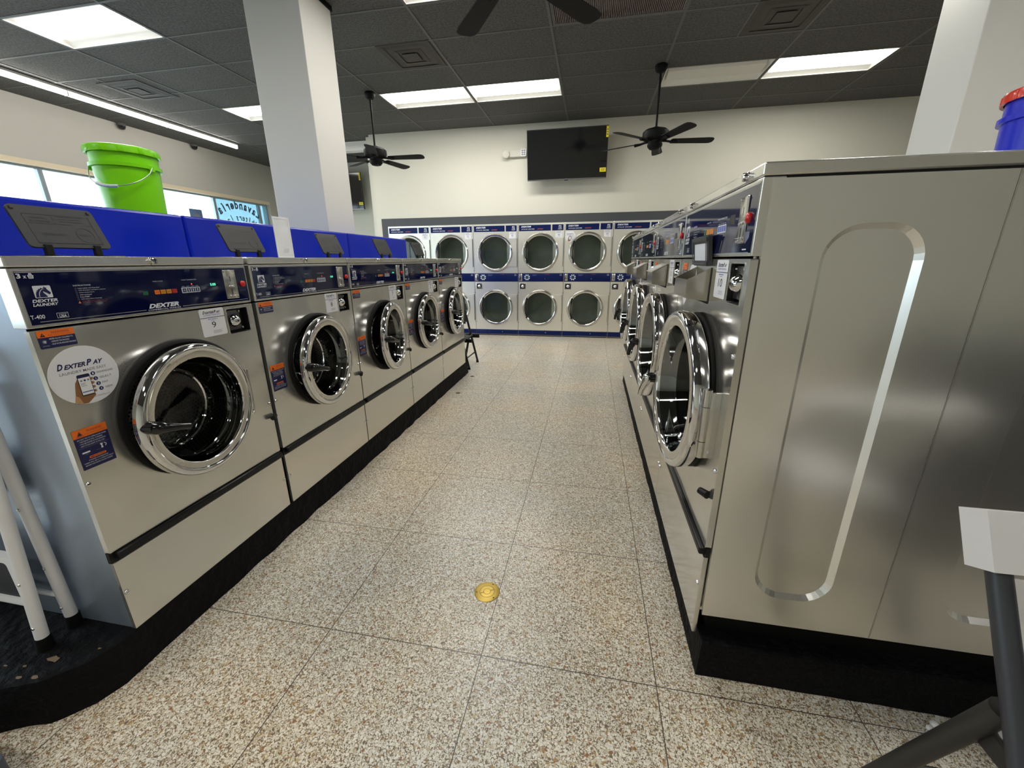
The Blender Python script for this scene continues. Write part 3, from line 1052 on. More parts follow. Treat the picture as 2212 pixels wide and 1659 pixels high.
    c.rect(xm - .0012, z0 + .60 * h, xm + .0012, z0 + .78 * h, -.0054, 's_black')
    c.box((xm - .002, -.0054, z0 + .14 * h), (xm + .002, -.0050, z0 + .34 * h), 's_black')
    c.box((xm - .016, -.010, z0 + .40 * h), (xm + .012, -.005, z0 + .46 * h), 'chrome', .002)
    c.box((x0 + .008, -.012, z0 + .10 * h), (x1 - .006, -.005, z0 + .125 * h), 'chrome', .002)
    for sx in (x0 + .006, x1 - .006):
        for sz in (z0 + .006, z1 - .006):
            c.lathe([(0, -.0075), (.003, -.007), (.0035, -.005)], (sx, 0, sz), 'y', 10, 'chrome')
    c.build('coin_slot', cpo)
    x, z, r = S['stop']
    MB('red_button').lathe([(0, -.012), (r * .5, -.0115), (r * .85, -.0095), (r, -.006), (r, -.0018)], (x, 0, z), 'y', 28).build('stop_button', cpo)
    # service lock in its recess
    lk = MB('lock_black')
    lk.prism(rr_pts(lx0 - .003, lz0 - .003, lx1 + .003, lz1 + .003, .006, 3), [rr_pts(lx0, lz0, lx1, lz1, .006, 3)], -.0015, .002, 'alu')
    lk.box((lx0, .030, lz0), (lx1, .034, lz1)).box((lx0, .001, lz0), (lx0 + .0015, .034, lz1)).box((lx1 - .0015, .001, lz0), (lx1, .034, lz1))
    lk.box((lx0, .001, lz0), (lx1, .034, lz0 + .0015)).box((lx0, .001, lz1 - .0015), (lx1, .034, lz1))
    mx_, mz_ = lx0 + (lx1 - lx0) * .40, (lz0 + lz1) / 2
    hw = (lx1 - lx0) * .36
    lk.box((lx0 + .003, .014, lz0 + .010), (lx0 + .003 + hw * 2, .030, lz1 - .006), 'dark_metal', .003)
    lk.lathe([(0, -.010), (.010, -.010), (.017, -.006), (.022, .002), (.026, .008), (.027, .014)], (mx_, 0, mz_), 'y', 28, 'chrome')
    lk.disc(mx_, mz_, .004, -.0105, 's_black', 14)
    for sx, sz in ((lx0 + hw * 2 - .004, lz1 - .014), (lx0 + hw * 2 + .002, lz0 + .018), (lx0 + .008, lz1 - .014)):
        lk.lathe([(0, .008), (.004, .0085), (.0055, .013)], (sx, 0, sz), 'y', 12, 'chrome')
    lk.build('service_lock', root)
    # black rubber gasket and the drum behind it
    gk = MB('rubber')
    gk.lathe([(rh - .007, .014), (rh - .007, -.004), (rh, -.006), (rh, -.011), (rh - .004, -.016), (rh - .012, -.018), (rh - .030, -.010), (rh - .038, .004), (rh - .040, .05), (rh - .034, .075), (rh - .005, .085)], (cx, 0, cz), 'y', 72)
    gk.build('gasket', root)
    rd = rh + .01
    dm = MB('drum_wall')
    dm.lathe([(rh - .036, .070), (rh - .03, .062), (rd, .075), (rd, .42)], (0, 0, 0), 'y', 72, 'drum_wall')
    dm.lathe([(rd, .42), (rd * .95, .435), (0.001, .435)], (0, 0, 0), 'y', 72, 'drum_back')
    for k in range(3):
        a = .6 + 2 * PI * k / 3
        ca, sa = math.cos(a), math.sin(a)
        t = Vector((-sa, 0, ca))
        P = lambda rr, s, y: Vector((rr * ca, y, rr * sa)) + t * s
        vs = [P(rd, -.05, .10), P(rd, .05, .10), P(rd - .06, .012, .12), P(rd - .06, -.012, .12), P(rd, -.05, .42), P(rd, .05, .42), P(rd - .06, .012, .42), P(rd - .06, -.012, .42)]
        dm.add(vs, [(0, 1, 2, 3), (1, 5, 6, 2), (2, 6, 7, 3), (3, 7, 4, 0)], 'drum_plain')
    dm.build('drum', root, (cx, 0, cz))
    # door: chrome ring, brushed face, glass bowl, lever and hinge; origin on the hinge line
    R, a = S['door_r'], S['door_a']
    hx = S['hinge_x']
    t = S['door_t']
    d = MB('chrome')
    c0 = (-a, 0, 0)
    d.lathe([(R - .012, .004), (R - .004, .002), (R, -.004), (R, -t + .012), (R - .003, -t + .004), (R - .009, -t - .002), (R - .017, -t - .003), (R - .024, -t), (R - .027, -t + .004)], c0, 'y', 96, 'chrome')
    bw = S['band']
    d.lathe([(R - .027, -t + .004), (R - .029, -t + .002), (R - .027 - bw, -t + .002), (R - .030 - bw, -t + .004)], c0, 'y', 96, 'brushed_ring')
    ri = R - .030 - bw
    d.lathe([(ri, -t + .004), (ri - .003, -t + .012), (ri - .005, .01), (ri - .012, .03), (ri - .016, .036)], c0, 'y', 96, 'chrome')
    d.lathe([(R - .012, .004), (ri - .003, .010)], c0, 'y', 96, 'black_plastic')
    dr = d.build('door', root, (hx, -S['door_off'], cz + S.get('door_dz', 0)))
    gl = MB('door_glass')
    gl.lathe([(ri - .005, -t + .016), (ri - .018, .02), (ri - .034, .075), (ri - .050, .105), (ri - .062, .116), (ri - .085, .122), (0.001, .124)], c0, 'y', 72)
    gl.build('door_glass', dr)
    rm = MB('chrome')
    rm.lathe([(ri - .050, .103), (ri - .046, .099), (ri - .050, .096), (ri - .054, .100)], c0, 'y', 72, close=True)
    rm.build('glass_rim', dr)
    hd = MB('black_gloss')
    hp, hq = S['handle']
    lever(hd, (-a + hp[0], -t, hp[1]), (-a + hq[0], -t, hq[1]), S['handle_s'], S['handle_mat'])
    hd.build('handle', dr)
    hg = MB(S['hinge_mat'])
    z0, z1 = S['hinge']
    zz = S['cz_ref']
    hr = S['hinge_r']
    L_ = z1 - z0
    for q0, q1 in ((0, .24), (.25, .75), (.76, 1.)):
        hg.cyl((.004, -t * .3, z0 + q0 * L_), (.004, -t * .3, z0 + q1 * L_), hr, None, 16)
    hg.box((-.034, -t * .3 - .004, z0 + .24 * L_), (.004, -t * .3 + .004, z0 + .76 * L_), None, .002)
    hg.box((.004, -t * .3 + hr * .4, z0 + .02 * L_), (.012 + hr, S['door_off'], z0 + .98 * L_), None, .002)
    if S.get('hook'):
        hg.tube([(.004, -t * .3, z0), (.004, -t * .3, z0 - .008), (-.004, -t * .3 - .002, z0 - .014), (-.022, -t * .3 - .004, z0 - .017)], .0045, 10, 'chrome')
    hg.build('hinge', dr)
    dr.rotation_euler = (0, 0, S['open'])
    # rubber bumper on the right edge
    x, z = S['bumper']
    MB('black_plastic').cyl((x - .012, -.022, z - .002), (x + .016, -.006, z), .011, .013, 16).build('bumper', root)
    for nm, g in S['stickers']:
        g.build(nm, root)
    return dr


def print_small(model):
    def f(g, Y):
        # measured on the nearest machine: x right from its left edge, z up from its foot
        g.text('3', .0135, 1.150, .0225, 1.1625, Y, 'p_white', 0, .03)
        g.text('x', .0265, 1.150, .0335, 1.157, Y, 'p_white', 0, .02)
        basket(g, .036, 1.149, .0485, 1.163, Y, 'p_white', 'panel_navy')
        horse_logo(g, .0375, 1.098, .0755, 1.130, Y, 'p_white', 's_navy')
        g.text('DEXTER', .028, 1.0865, .083, 1.0945, Y, 'p_white', .2, .03)
        g.text('LAUNDRY', .027, 1.0765, .082, 1.0840, Y, 'p_white', .2, .03)
        g.text('T-400', .0135, 1.0435, .0435, 1.0545, Y, 'p_white', 0, .01)
        g.frame(.0695, 1.041, .0955, 1.055, .0008, Y, 'p_white')
        g.text('MADE IN', .0745, 1.0495, .0915, 1.0525, Y, 'p_white')
        g.text('USA', .0745, 1.0425, .0915, 1.0485, Y, 'p_white', 0, .03)
        g.text('INSTRUCTIONS', .127, 1.1235, .170, 1.1275, Y, 'p_white')
        for k, t in enumerate(('Load washer and close door', 'Add detergent and fabric softener', 'Select temperature', 'Add coins/card', 'Press START', 'Add extra (when flashing)')):
            z = 1.1165 - .0062 * k
            g.frame(.1285, z - .001, .1325, z + .003, .0005, Y, 'p_dim')
            g.text(t, .1365, z - .0005, .1365 + .0021 * len(t), z + .0028, Y, 'p_white')
        g.poly([(.1275, 1.0755), (.1345, 1.0755), (.131, 1.082)], Y, 's_orange')
        g.text('Please check pockets before use - read', .138, 1.0795, .203, 1.0820, Y, 's_rust')
        g.text('and follow all safety instructions', .138, 1.0755, .200, 1.0780, Y, 's_rust')
        g.text('WASH CYCLE', .349, 1.1245, .383, 1.1275, Y, 'p_white')
        g.text('WASH TEMPERATURE', .450, 1.1245, .509, 1.1275, Y, 'p_white')
        g.rrect(.309, 1.084, .326, 1.096, .001, Y, 's_green')
        for k, m in enumerate(('s_amber', 's_amber', 's_amber', 's_red')):
            x = .3475 + .0203 * k
            if k == 0: m = 's_orange'
            g.rrect(x, 1.0835, x + .0175, 1.0975, .001, Y, m)
            g.text(('WASH', 'SOAK', 'RINSE', 'SPIN')[k], x + .003, 1.0890, x + .0145, 1.0918, Y - .0003, 's_black')
        g.rrect(.4435, 1.0805, .5155, 1.0995, .002, Y, 'p_white')
        for k in range(4):
            x = .4465 + .0172 * k
            g.rrect(x, 1.0830, x + .0145, 1.0970, .001, Y - .0003, 's_s' if False else 's_navy')
            if k == 0:
                g.disc(x + .0072, 1.0900, .0042, Y - .0006, 's_grey', 12)
            else:
                g.text('1', x + .0055, 1.0850, x + .0085, 1.0950, Y - .0006, 'p_white')
            g.text(('NORMAL', 'HOT', 'WARM', 'COLD')[k], x, 1.1020, x + .013, 1.1045, Y, 'p_white')
        g.disc(.4865, 1.1105, .0022, Y, 'led_red', 12)
        g.text('5:00', .5625, 1.0995, .5860, 1.1090, Y, 'led_green')
        g.text('REGULAR', .540, 1.1020, .557, 1.1045, Y, 's_s' if False else 'p_dim')
        g.text('DEXTER', .316, 1.0390, .421, 1.0535, Y, 'p_white', .32, .045)
        g.text('COMMERCIAL WASHER', .312, 1.0310, .4265, 1.0360, Y, 'p_white')
        g.rect(.030, 1.0345, .306, 1.0362, Y, 'alu'); g.rect(.434, 1.0345, .728, 1.0362, Y, 'alu')
        g.text('Push to cancel', .696, 1.0745, .728, 1.0775, Y, 'p_dim')
        g.text('Emergency stop', .698, 1.0695, .726, 1.0720, Y, 'p_dim')
    return f


def print_tall(g, Y):
    g.text('6 x', .020, 1.350, .045, 1.366, Y, 'p_white'); basket(g, .05, 1.349, .068, 1.368, Y, 'p_white', 'panel_navy')
    horse_logo(g, .045, 1.293, .095, 1.335, Y, 'p_white', 's_navy')
    g.text('DEXTER', .035, 1.278, .105, 1.288, Y, 'p_white', .2, .03)
    g.text('LAUNDRY', .034, 1.265, .104, 1.275, Y, 'p_white', .2, .03)
    g.frame(.085, 1.233, .122, 1.249, .001, Y, 'p_white'); g.text('USA', .092, 1.236, .115, 1.245, Y, 'p_white')
    g.text('INSTRUCTIONS', .165, 1.322, .215, 1.328, Y, 'p_white')
    for k in range(6):
        g.rect(.175, 1.312 - .0085 * k, .175 + (.07, .085, .06, .05, .055, .07)[k], 1.3145 - .0085 * k, Y, 'p_dim')
    g.text('WASH CYCLE', .36, 1.322, .41, 1.326, Y, 'p_white'); g.text('WASH TEMPERATURE', .49, 1.322, .585, 1.327, Y, 'p_white')
    g.rrect(.335, 1.286, .356, 1.302, .001, Y, 's_green')
    for k, m in enumerate(('s_amber', 's_amber', 's_amber', 's_orange')):
        g.rrect(.365 + .022 * k, 1.286, .3845 + .022 * k, 1.303, .001, Y, m)
    g.rrect(.500, 1.283, .586, 1.306, .002, Y, 'p_white')
    for k in range(4):
        g.rrect(.5035 + .0205 * k, 1.286, .521 + .0205 * k, 1.303, .001, Y - .0003, 's_lblue')
    g.rect(.615, 1.300, .66, 1.326, Y, 's_black')
    for k, t in enumerate(('NORMAL', 'HOT', 'WARM', 'COLD')):
        g.text(t, .504 + .0205 * k, 1.308, .519 + .0205 * k, 1.311, Y, 'p_white')
    g.text('DEXTER', .34, 1.228, .46, 1.244, Y, 'p_white', .22, .03)
    g.poly([(.745, 1.273), (.790, 1.273), (.790, 1.258), (.7675, 1.243), (.745, 1.258)], Y, 'p_dim')
    g.rect(.752, 1.228, .782, 1.231, Y, 'p_white')
    g.rect(.02, 1.2205, .80, 1.2225, Y, 'alu')


def soap_lid(root, x0, x1, y, z):
    """black detergent flap standing open on the top cover, leaning back"""
    lean = .40
    h = .17
    w = x1 - x0
    g = MB('soap_plastic')
    g.M = Matrix.Translation((x0, y, z)) @ Matrix.Rotation(-lean, 4, 'X')
    g.prism(rr_pts(0, .026, w, h, .014, 5), [], 0, .008)
    Y = -.0006
    g.frame(.028, .040, w - .022, h - .028, .0016, Y, 'soap_lines')
    g.rect(.030, h * .64, w - .085, h * .64 + .0018, Y, 'soap_lines'); g.rect(w - .045, h * .64, w - .024, h * .64 + .0018, Y, 'soap_lines')
    g.rect(w * .44, h * .64, w * .44 + .0018, h - .029, Y, 'soap_lines')
    g.prism(circ_pts(w * .74, h * .43, .027, 36), [circ_pts(w * .74, h * .43, .0252, 36)][0:1], Y, 0, 'soap_lines')
    g.text('FABRIC', .045, h * .74, .088, h * .78, Y, 'soap_lines'); g.text('SOFTENER', .040, h * .67, .094, h * .71, Y, 'soap_lines')
    g.text('DETERGENT', .052, h * .40, .118, h * .45, Y, 'soap_lines')
    g.text('BLEACH', w * .74 - .018, h * .41, w * .74 + .018, h * .45, Y, 'soap_lines')
    for k in range(3):
        g.rect(w * .50, h * (.80 - .05 * k), w * .50 + (.075, .068, .072)[k], h * (.815 - .05 * k), Y, 'soap_lines')
    for sx in (.012, w - .014):
        g.lathe([(0, -.004), (.004, -.004), (.006, 0)], (sx, 0, h - .012), 'y', 12, 'soap_lines')
    g.M = None
    o = g.build('soap_lid', root)
    hgs = MB('black_plastic')
    for sx in (x0 + .045, x0 + .045 + .142):
        hgs.box((sx - .011, y + .006, z - .004), (sx + .011, y + .022, z + .034), None, .003)
    hgs.box((x0 - .01, y - .02, z - .010), (x1 + .02, y + .15, z - .002), None, .004)
    hgs.build('hinge', o)


def small_washer(num, y0, opening, label, disc=False):
    root = thing('washing_machine', label, 'washer', (-1.46, y0, ZL), R90, 'front loading washers in the left row')
    st = [('warning_sticker', warn_small(.013, .963, .096, 1.012, -.0008)), ('warning_sticker', warn_big(.012, .594, .099, .719, -.0008)),
          ('number_card', number_card(num, .488, .908, .596, 1.014, -.0008))]
    if disc:
        st.append(('pay_sticker', pay_disc(.089, .871, .0865, -.0016)))
    S = dict(W=.745, H=1.206, D=.66, sidemat='steel_galv' if disc else 'side_shade', frontmat='steel', body0=.0, kick=.266, front0=.304, panel=(1.020, 1.172), lid0=1.178, pframe=.010,
             door_x=.3765, door_z=.670, gasket_r=.252, lock=(.608, .902, .712, 1.002), screws=[(.010, .55), (.735, .55), (.010, .148), (.735, .148)],
             knobs=[.3635], coin=(.625, 1.043, .684, 1.157), stop=(.7135, 1.099, .0125), door_r=.242, door_a=.249, hinge_x=.606, door_t=.032, door_off=.024,
             door_dz=-.003, band=.019, handle=((-.218, .018), (-.128, -.012)), handle_s=.95, handle_mat='black_gloss', hinge=(-.095, .085), hinge_r=.008, cz_ref=0, hinge_mat='chrome_soft',
             hook=True, open=opening, bumper=(.728, .487), stickers=st, print=print_small('T-400'))
    washer_parts(root, S)
    soap_lid(root, .258, .493, .315, 1.215)
    return root


ROW = [.80 + (.753 * i + (.012 if i else 0)) for i in range(5)]
OPEN = [math.radians(a) for a in (5.5, 5.8, 8.7, 1.9, 2.7)]
LBL = ['low stainless front loading washer with number 9 card and large round white sticker',
       'low stainless front loading washer with number 8 card',
       'low stainless front loading washer with number 7 card, its round door ajar',
       'low stainless front loading washer with number 6 card',
       'low stainless front loading washer with number 5 card, last before the dryers']
for i, n in enumerate('98765'):
    small_washer(n, ROW[i], OPEN[i], LBL[i], i == 0)


def tall_washer(num, i, opening, label, lid_open):
    w = .824
    y0 = 1.15 + .83 * i
    root = thing('washing_machine', label, 'washer', (.39, y0 + w, ZRB), -R90, 'tall front loading washers in the right row')
    st = [('number_card', number_card(num, .543, 1.090, .658, 1.203, -.0008)),
          ('warning_sticker', warn_small(.045, 1.120, .125, 1.190, -.0008))]
    if i == 0:
        st.append(('pay_sticker', pay_disc(.235, 1.125, .07, -.0012)))
    sh = MB('s_white').poly([(.10, 1.075), (.165, 1.075), (.165, 1.045), (.1325, 1.02), (.10, 1.045)], -.0008, 's_white')
    sh.rect(.108, 1.050, .157, 1.058, -.0012, 's_grey')
    st.append(('shield_sticker', sh))
    S = dict(W=w, H=1.424, D=1.05, sidemat='steel_side', frontmat='steel_tall', body0=.078, kick=.303, front0=.338, panel=(1.212, 1.388), lid0=1.394, pframe=.012, embossed=i == 0,
             door_x=.437, door_z=.740, gasket_r=.285, lock=(.680, 1.086, .790, 1.194), screws=[(.012, .95), (.806, .95), (.012, .60), (.806, .60), (.012, .19), (.806, .19)],
             knobs=[.116, .718], coin=(.700, 1.245, .760, 1.362), stop=(.774, 1.306, .0135), door_r=.290, door_a=.304, hinge_x=.741, door_t=.045, door_off=.020,
             door_dz=.0, band=.024, handle=((-.272, -.035), (-.300, -.125)), handle_s=1., handle_mat='chrome' if i == 0 else 'black_gloss', hinge=(-.125, .095), hinge_r=.013, cz_ref=0, hinge_mat='chrome_soft',
             open=opening, bumper=(.775, .508), stickers=st, print=print_tall)
    washer_parts(root, S)
    # soap hopper: sloping stainless box on the front, with its lid
    hx0, hx1, hd = .283, .487, .074
    zt0, zt1, zb0, zb1 = 1.179, 1.140, 1.068, 1.080
    hb = MB('steel_hopper')
    hb.box((hx1, -.0012, zb0 - .006), (hx1 + .007, 0, zt0), 'gap_black')
    hb.box((hx0, -.0012, zb0 - .008), (hx1, 0, zb0), 'gap_black')
    t = .004
    for x in (hx0, hx1 - t):
        hb.add([(x, 0, zb0), (x, -hd, zb1), (x, -hd, zt1), (x, 0, zt0), (x + t, 0, zb0), (x + t, -hd, zb1), (x + t, -hd, zt1), (x + t, 0, zt0)],
               [(0, 1, 2, 3), (7, 6, 5, 4), (0, 4, 5, 1), (1, 5, 6, 2), (2, 6, 7, 3)])
    hb.box((hx0 + t, -hd, zb1), (hx1 - t, -hd + t, zt1))
    hb.add([(hx0, 0, zb0), (hx1, 0, zb0), (hx1, -hd, zb1), (hx0, -hd, zb1)], [(0, 1, 2, 3)])
    hb.add([(hx0 + t, -.001, zb0 + .05), (hx1 - t, -.001, zb0 + .05), (hx1 - t, -hd + t, zb1 + .03), (hx0 + t, -hd + t, zb1 + .03)], [(0, 1, 2, 3)], 'tray_inside')
    ho = hb.build('soap_hopper', root)
    ld = MB('lid_grey')
    Ln = math.hypot(hd, zt0 - zt1)
    if lid_open:
        ld.M = Matrix.Translation((hx0, -.012, zt0 + .004)) @ Matrix.Rotation(.12, 4, 'X')
        ld.prism(rr_pts(0, 0, hx1 - hx0, .098, .004, 3), [], 0, .012)
        ld.frame(.004, .004, hx1 - hx0 - .004, .094, .012, -.006, 'lid_grey')
        ld.frame(.004, .004, hx1 - hx0 - .004, .094, .0035, -.008, 'lid_grey')
        ld.rect(.020, .018, hx1 - hx0 - .020, .074, -.001, 'p_white')
        for k in range(9):
            ld.rect(.020 + .018 * k, .008, .030 + .018 * k, .0105, -.0085, 's_grey')
    else:
        an = math.atan2(zt0 - zt1, hd)
        ld = MB('brushed_ring')
        ld.M = Matrix.Translation((hx0 - .002, -.002, zt0 + .001)) @ Matrix.Rotation(an, 4, 'X')
        ld.box((0, -Ln - .004, 0), (hx1 - hx0 + .004, 0, .005), None, .0015)
        for k in range(6):
            ld.rect(0, 0, 0, 0, 0)
        ld.add([(.03, -Ln + .012, .0056), (hx1 - hx0 - .03, -Ln + .012, .0056), (hx1 - hx0 - .03, -.02, .0056), (.03, -.02, .0056)], [(0, 1, 2, 3)], 's_paper')
        for k in range(6):
            yy = -Ln + .020 + .007 * k
            ld.add([(.045, yy, .0060), (hx1 - hx0 - .05, yy, .0060), (hx1 - hx0 - .05, yy + .002, .0060), (.045, yy + .002, .0060)], [(0, 1, 2, 3)], 's_grey')
    ld.M = None
    ld.build('lid', ho)
    return root


for i, n in enumerate(('10', '11', '12', '13')):
    tall_washer(n, i, math.radians((3.1, 1.7, 1.2, 2.0)[i]),
                ('tall stainless front loading washer with number 10 card, its wide ribbed side facing the camera',
                 'tall stainless front loading washer directly beyond the one with the number 10 card',
                 'tall stainless front loading washer, third along the right row from the camera',
                 'tall stainless front loading washer farthest along the right row, nearest the dryers')[i], i == 0)

# ------------------------------------------------------------------ stacked dryers
def dryer_door(root, cx, cz):
    d = MB('brushed_ring')
    R = .312
    # silver segment of the ring left of the upright handle
    aa = math.acos(.226 / .27)
    d.poly([(cx - .27 * math.cos(-aa + 2 * aa * q / 12), cz + .27 * math.sin(-aa + 2 * aa * q / 12)) for q in range(13)], -.021, 'chrome_soft')
    # pressed plate carrying the hinge side
    d.prism(rr_pts(cx + .215, cz - .232, cx + .388, cz + .232, .006, 3), [], -.012, 0, 'steel_dryer')
    d.lathe([(R, 0), (R + .004, -.012), (R - .004, -.026), (R - .014, -.034), (R - .030, -.034), (R - .042, -.026), (R - .046, -.014), (R - .048, -.002)], (cx, 0, cz), 'y', 80, 'chrome_ring')
    d.lathe([(R + .008, 0), (R + .008, -.003), (R, -.004)], (cx, 0, cz), 'y', 80, 'rubber')
    o = d.build('door', root)
    g = MB('dryer_glass')
    g.lathe([(R - .046, -.016), (R - .08, -.018), (.001, -.018)], (cx, 0, cz), 'y', 64)
    g.build('door_glass', o)
    h = MB('black_plastic')
    pts = []
    for k in range(9):
        tt = -1 + 2 * k / 8
        pts.append((cx - .236 + .014 * tt * tt - .012, -.040, cz + .165 * tt))
    for a, b in zip(pts[:-1], pts[1:]):
        h.add([(a[0] - .006, -.042, a[2]), (a[0] + .014, -.042, a[2]), (b[0] + .014, -.042, b[2]), (b[0] - .006, -.042, b[2]),
               (a[0] - .006, -.016, a[2]), (a[0] + .014, -.016, a[2]), (b[0] + .014, -.016, b[2]), (b[0] - .006, -.016, b[2])],
              [(0, 1, 2, 3), (1, 5, 6, 2), (0, 3, 7, 4)])
    for k in (-1, 1):
        h.box((cx - .245, -.042, cz + k * .17 - .012), (cx - .215, -.016, cz + k * .17 + .012), None, .003)
    h.build('handle', o)
    hg = MB('lock_black').box((cx + .389, -.014, cz - .235), (cx + .394, -.001, cz + .235))
    hg.build('hinge', o)  # no real hinge: shadow at the plate's edge, built as a black strip
    # drum behind the glass
    r = MB('dryer_drum')
    r.lathe([(R - .045, -.010), (R - .03, .02), (R - .01, .06), (R - .01, .46), (.001, .46)], (cx, 0, cz), 'y', 64)
    r.build('drum', root)
    return o


def stack_dryer(k, label):
    x0 = DX0 + DW * k
    root = thing('stacked_dryer', label, 'dryer', (x0 + .002, 7.272, 0), 0, 'stacked dryers built into the back wall')
    W = .794
    cx, zu, zl = .389, 1.462, .512
    b = MB('steel_dryer')
    b.prism([(0, .112), (W, .112), (W, .970), (0, .970)], [circ_pts(cx, zl, .270)], 0, .02)
    b.prism([(0, 1.118), (W, 1.118), (W, 1.935), (0, 1.935)], [circ_pts(cx, zu, .270)], 0, .02)
    b.box((0, .02, .02), (.01, .82, 1.93)).box((W - .01, .02, .02), (W, .82, 1.93)).box((0, .80, .02), (W, .82, 1.93)).box((0, .02, 1.92), (W, .82, 1.935))
    b.box((-.0015, -.003, .10), (.003, .004, 1.935), 'alu')
    b.build('cabinet', root)
    MB('rubber').box((.01, .02, 0), (W - .01, .4, .02)).build('base', root)
    kp = MB('navy_paint').box((.003, -.002, .022), (W - .002, .03, .108), 'navy_paint', .002)
    kp.rect(0, .108, W, .112, -.001, 'alu').rect(0, .018, W, .022, -.001, 'alu')
    kp.frame(.255, .034, W - .02, .100, .0015, -.0026, 'p_dim')
    kp.lathe([(0, -.010), (.007, -.009), (.009, -.002)], (.50, 0, .072), 'y', 14, 'chrome')
    kp.build('lint_drawer', root)
    dryer_door(root, cx, zu); dryer_door(root, cx, zl)
    # middle control band
    m = MB('navy_paint').box((0, -.002, .972), (W, .03, 1.116), 'navy_paint', .002)
    m.rect(0, .969, W, .9725, -.0028, 'alu').rect(0, 1.1155, W, 1.119, -.0028, 'alu')
    Y = -.0026
    m.box((.016, -.006, .985), (.072, -.002, 1.104), 'chrome_soft', .002)
    m.box((.030, -.010, 1.02), (.056, -.006, 1.034), 'dark_metal'); m.rect(.042, 1.06, .046, 1.085, -.0064, 's_black')
    c = (.158, 1.045)
    for q in range(8):
        a = 2 * PI * q / 8 + .39
        u = Vector((math.cos(a), math.sin(a))); v = Vector((-u.y, u.x))
        p0, p1 = Vector(c) + u * .026, Vector(c) + u * .050
        m.poly([tuple(p0 - v * .006), tuple(p1 - v * .010), tuple(p1 + v * .010), tuple(p0 + v * .006)], Y, 'p_white')
    m.disc(c[0], c[1], .012, Y, 's_green', 16)
    m.rect(.045 * 5.6, 1.085, .33, 1.09, Y, 'p_dim'); m.rect(.252, 1.074, .315, 1.078, Y, 'p_dim')
    m.frame(.735, 1.075, .765, 1.098, .003, Y, 'p_white')
    m.text('UPPER TUMBLER', .47, 1.09, .55, 1.098, Y, 's_rust')
    m.lathe([(0, -.010), (.007, -.009), (.009, -.002)], (.475, 0, 1.02), 'y', 14, 'chrome')
    m.build('control_panel', root)
    # lock plate of the coin box
    l = MB('alu').box((.022, -.003, .838), (.138, 0, .948), 'alu', .001).rect(.030, .846, .130, .940, -.0034, 'lock_black')
    l.lathe([(0, -.018), (.014, -.016), (.024, -.008), (.028, -.003)], (.080, 0, .893), 'y', 24, 'chrome')
    for sx in (.044, .116):
        for sz in (.860, .926):
            l.lathe([(0, -.008), (.005, -.007), (.007, -.003)], (sx, 0, sz), 'y', 10, 'chrome')
    l.build('service_lock', root)
    # top name bands
    t = MB('navy_paint').box((.015, -.002, 1.812), (.563, .004, 1.908), 'navy_paint').box((.585, -.002, 1.812), (.776, .004, 1.908), 'navy_paint')
    t.text('DEXTER', .055, 1.868, .225, 1.892, Y, 'p_white', .3, .04)
    t.text('STACK DRYER', .058, 1.834, .285, 1.848, Y, 'p_white', .1, .02)
    t.text('EXPRESS', .335, 1.836, .435, 1.850, Y, 's_rust', .35, .03)
    t.rect(.325, 1.832, .425, 1.8345, Y, 'p_dim')
    horse_logo(t, .695, 1.856, .737, 1.892, Y, 'p_white', 's_navy')
    t.text('DEXTER', .685, 1.842, .748, 1.851, Y, 'p_white', .2, .03); t.text('LAUNDRY', .685, 1.828, .748, 1.837, Y, 'p_white', .2, .03)
    t.build('name_plate', root)
    number_card(str(41 + k), .643, 1.700, .757, 1.802, -.0008).build('number_card', root)
    if k == 4:
        pay_disc(.093, 1.718, .088, -.0012).build('pay_sticker', root)
    for sx in (.008, W - .008):
        for sz in (1.16, .78, .25):
            MB('chrome').lathe([(0, -.005), (.005, -.004), (.006, 0)], (sx, 0, sz), 'y', 10).build('screw', root)
    return root


for k, lab in enumerate(('stainless stacked dryer with number 41 card, first at the left end of the dryer wall',
                         'stainless stacked dryer with number 42 card, mostly behind the low washers',
                         'stainless stacked dryer with number 43 card beside the black folding chair',
                         'stainless stacked dryer with number 44 card at the centre of the aisle end',
                         'stainless stacked dryer with number 45 card and round white sticker',
                         'stainless stacked dryer with number 46 card half hidden behind the tall washers',
                         'stainless stacked dryer at the right end of the dryer wall, behind the tall washers')):
    stack_dryer(k, lab)

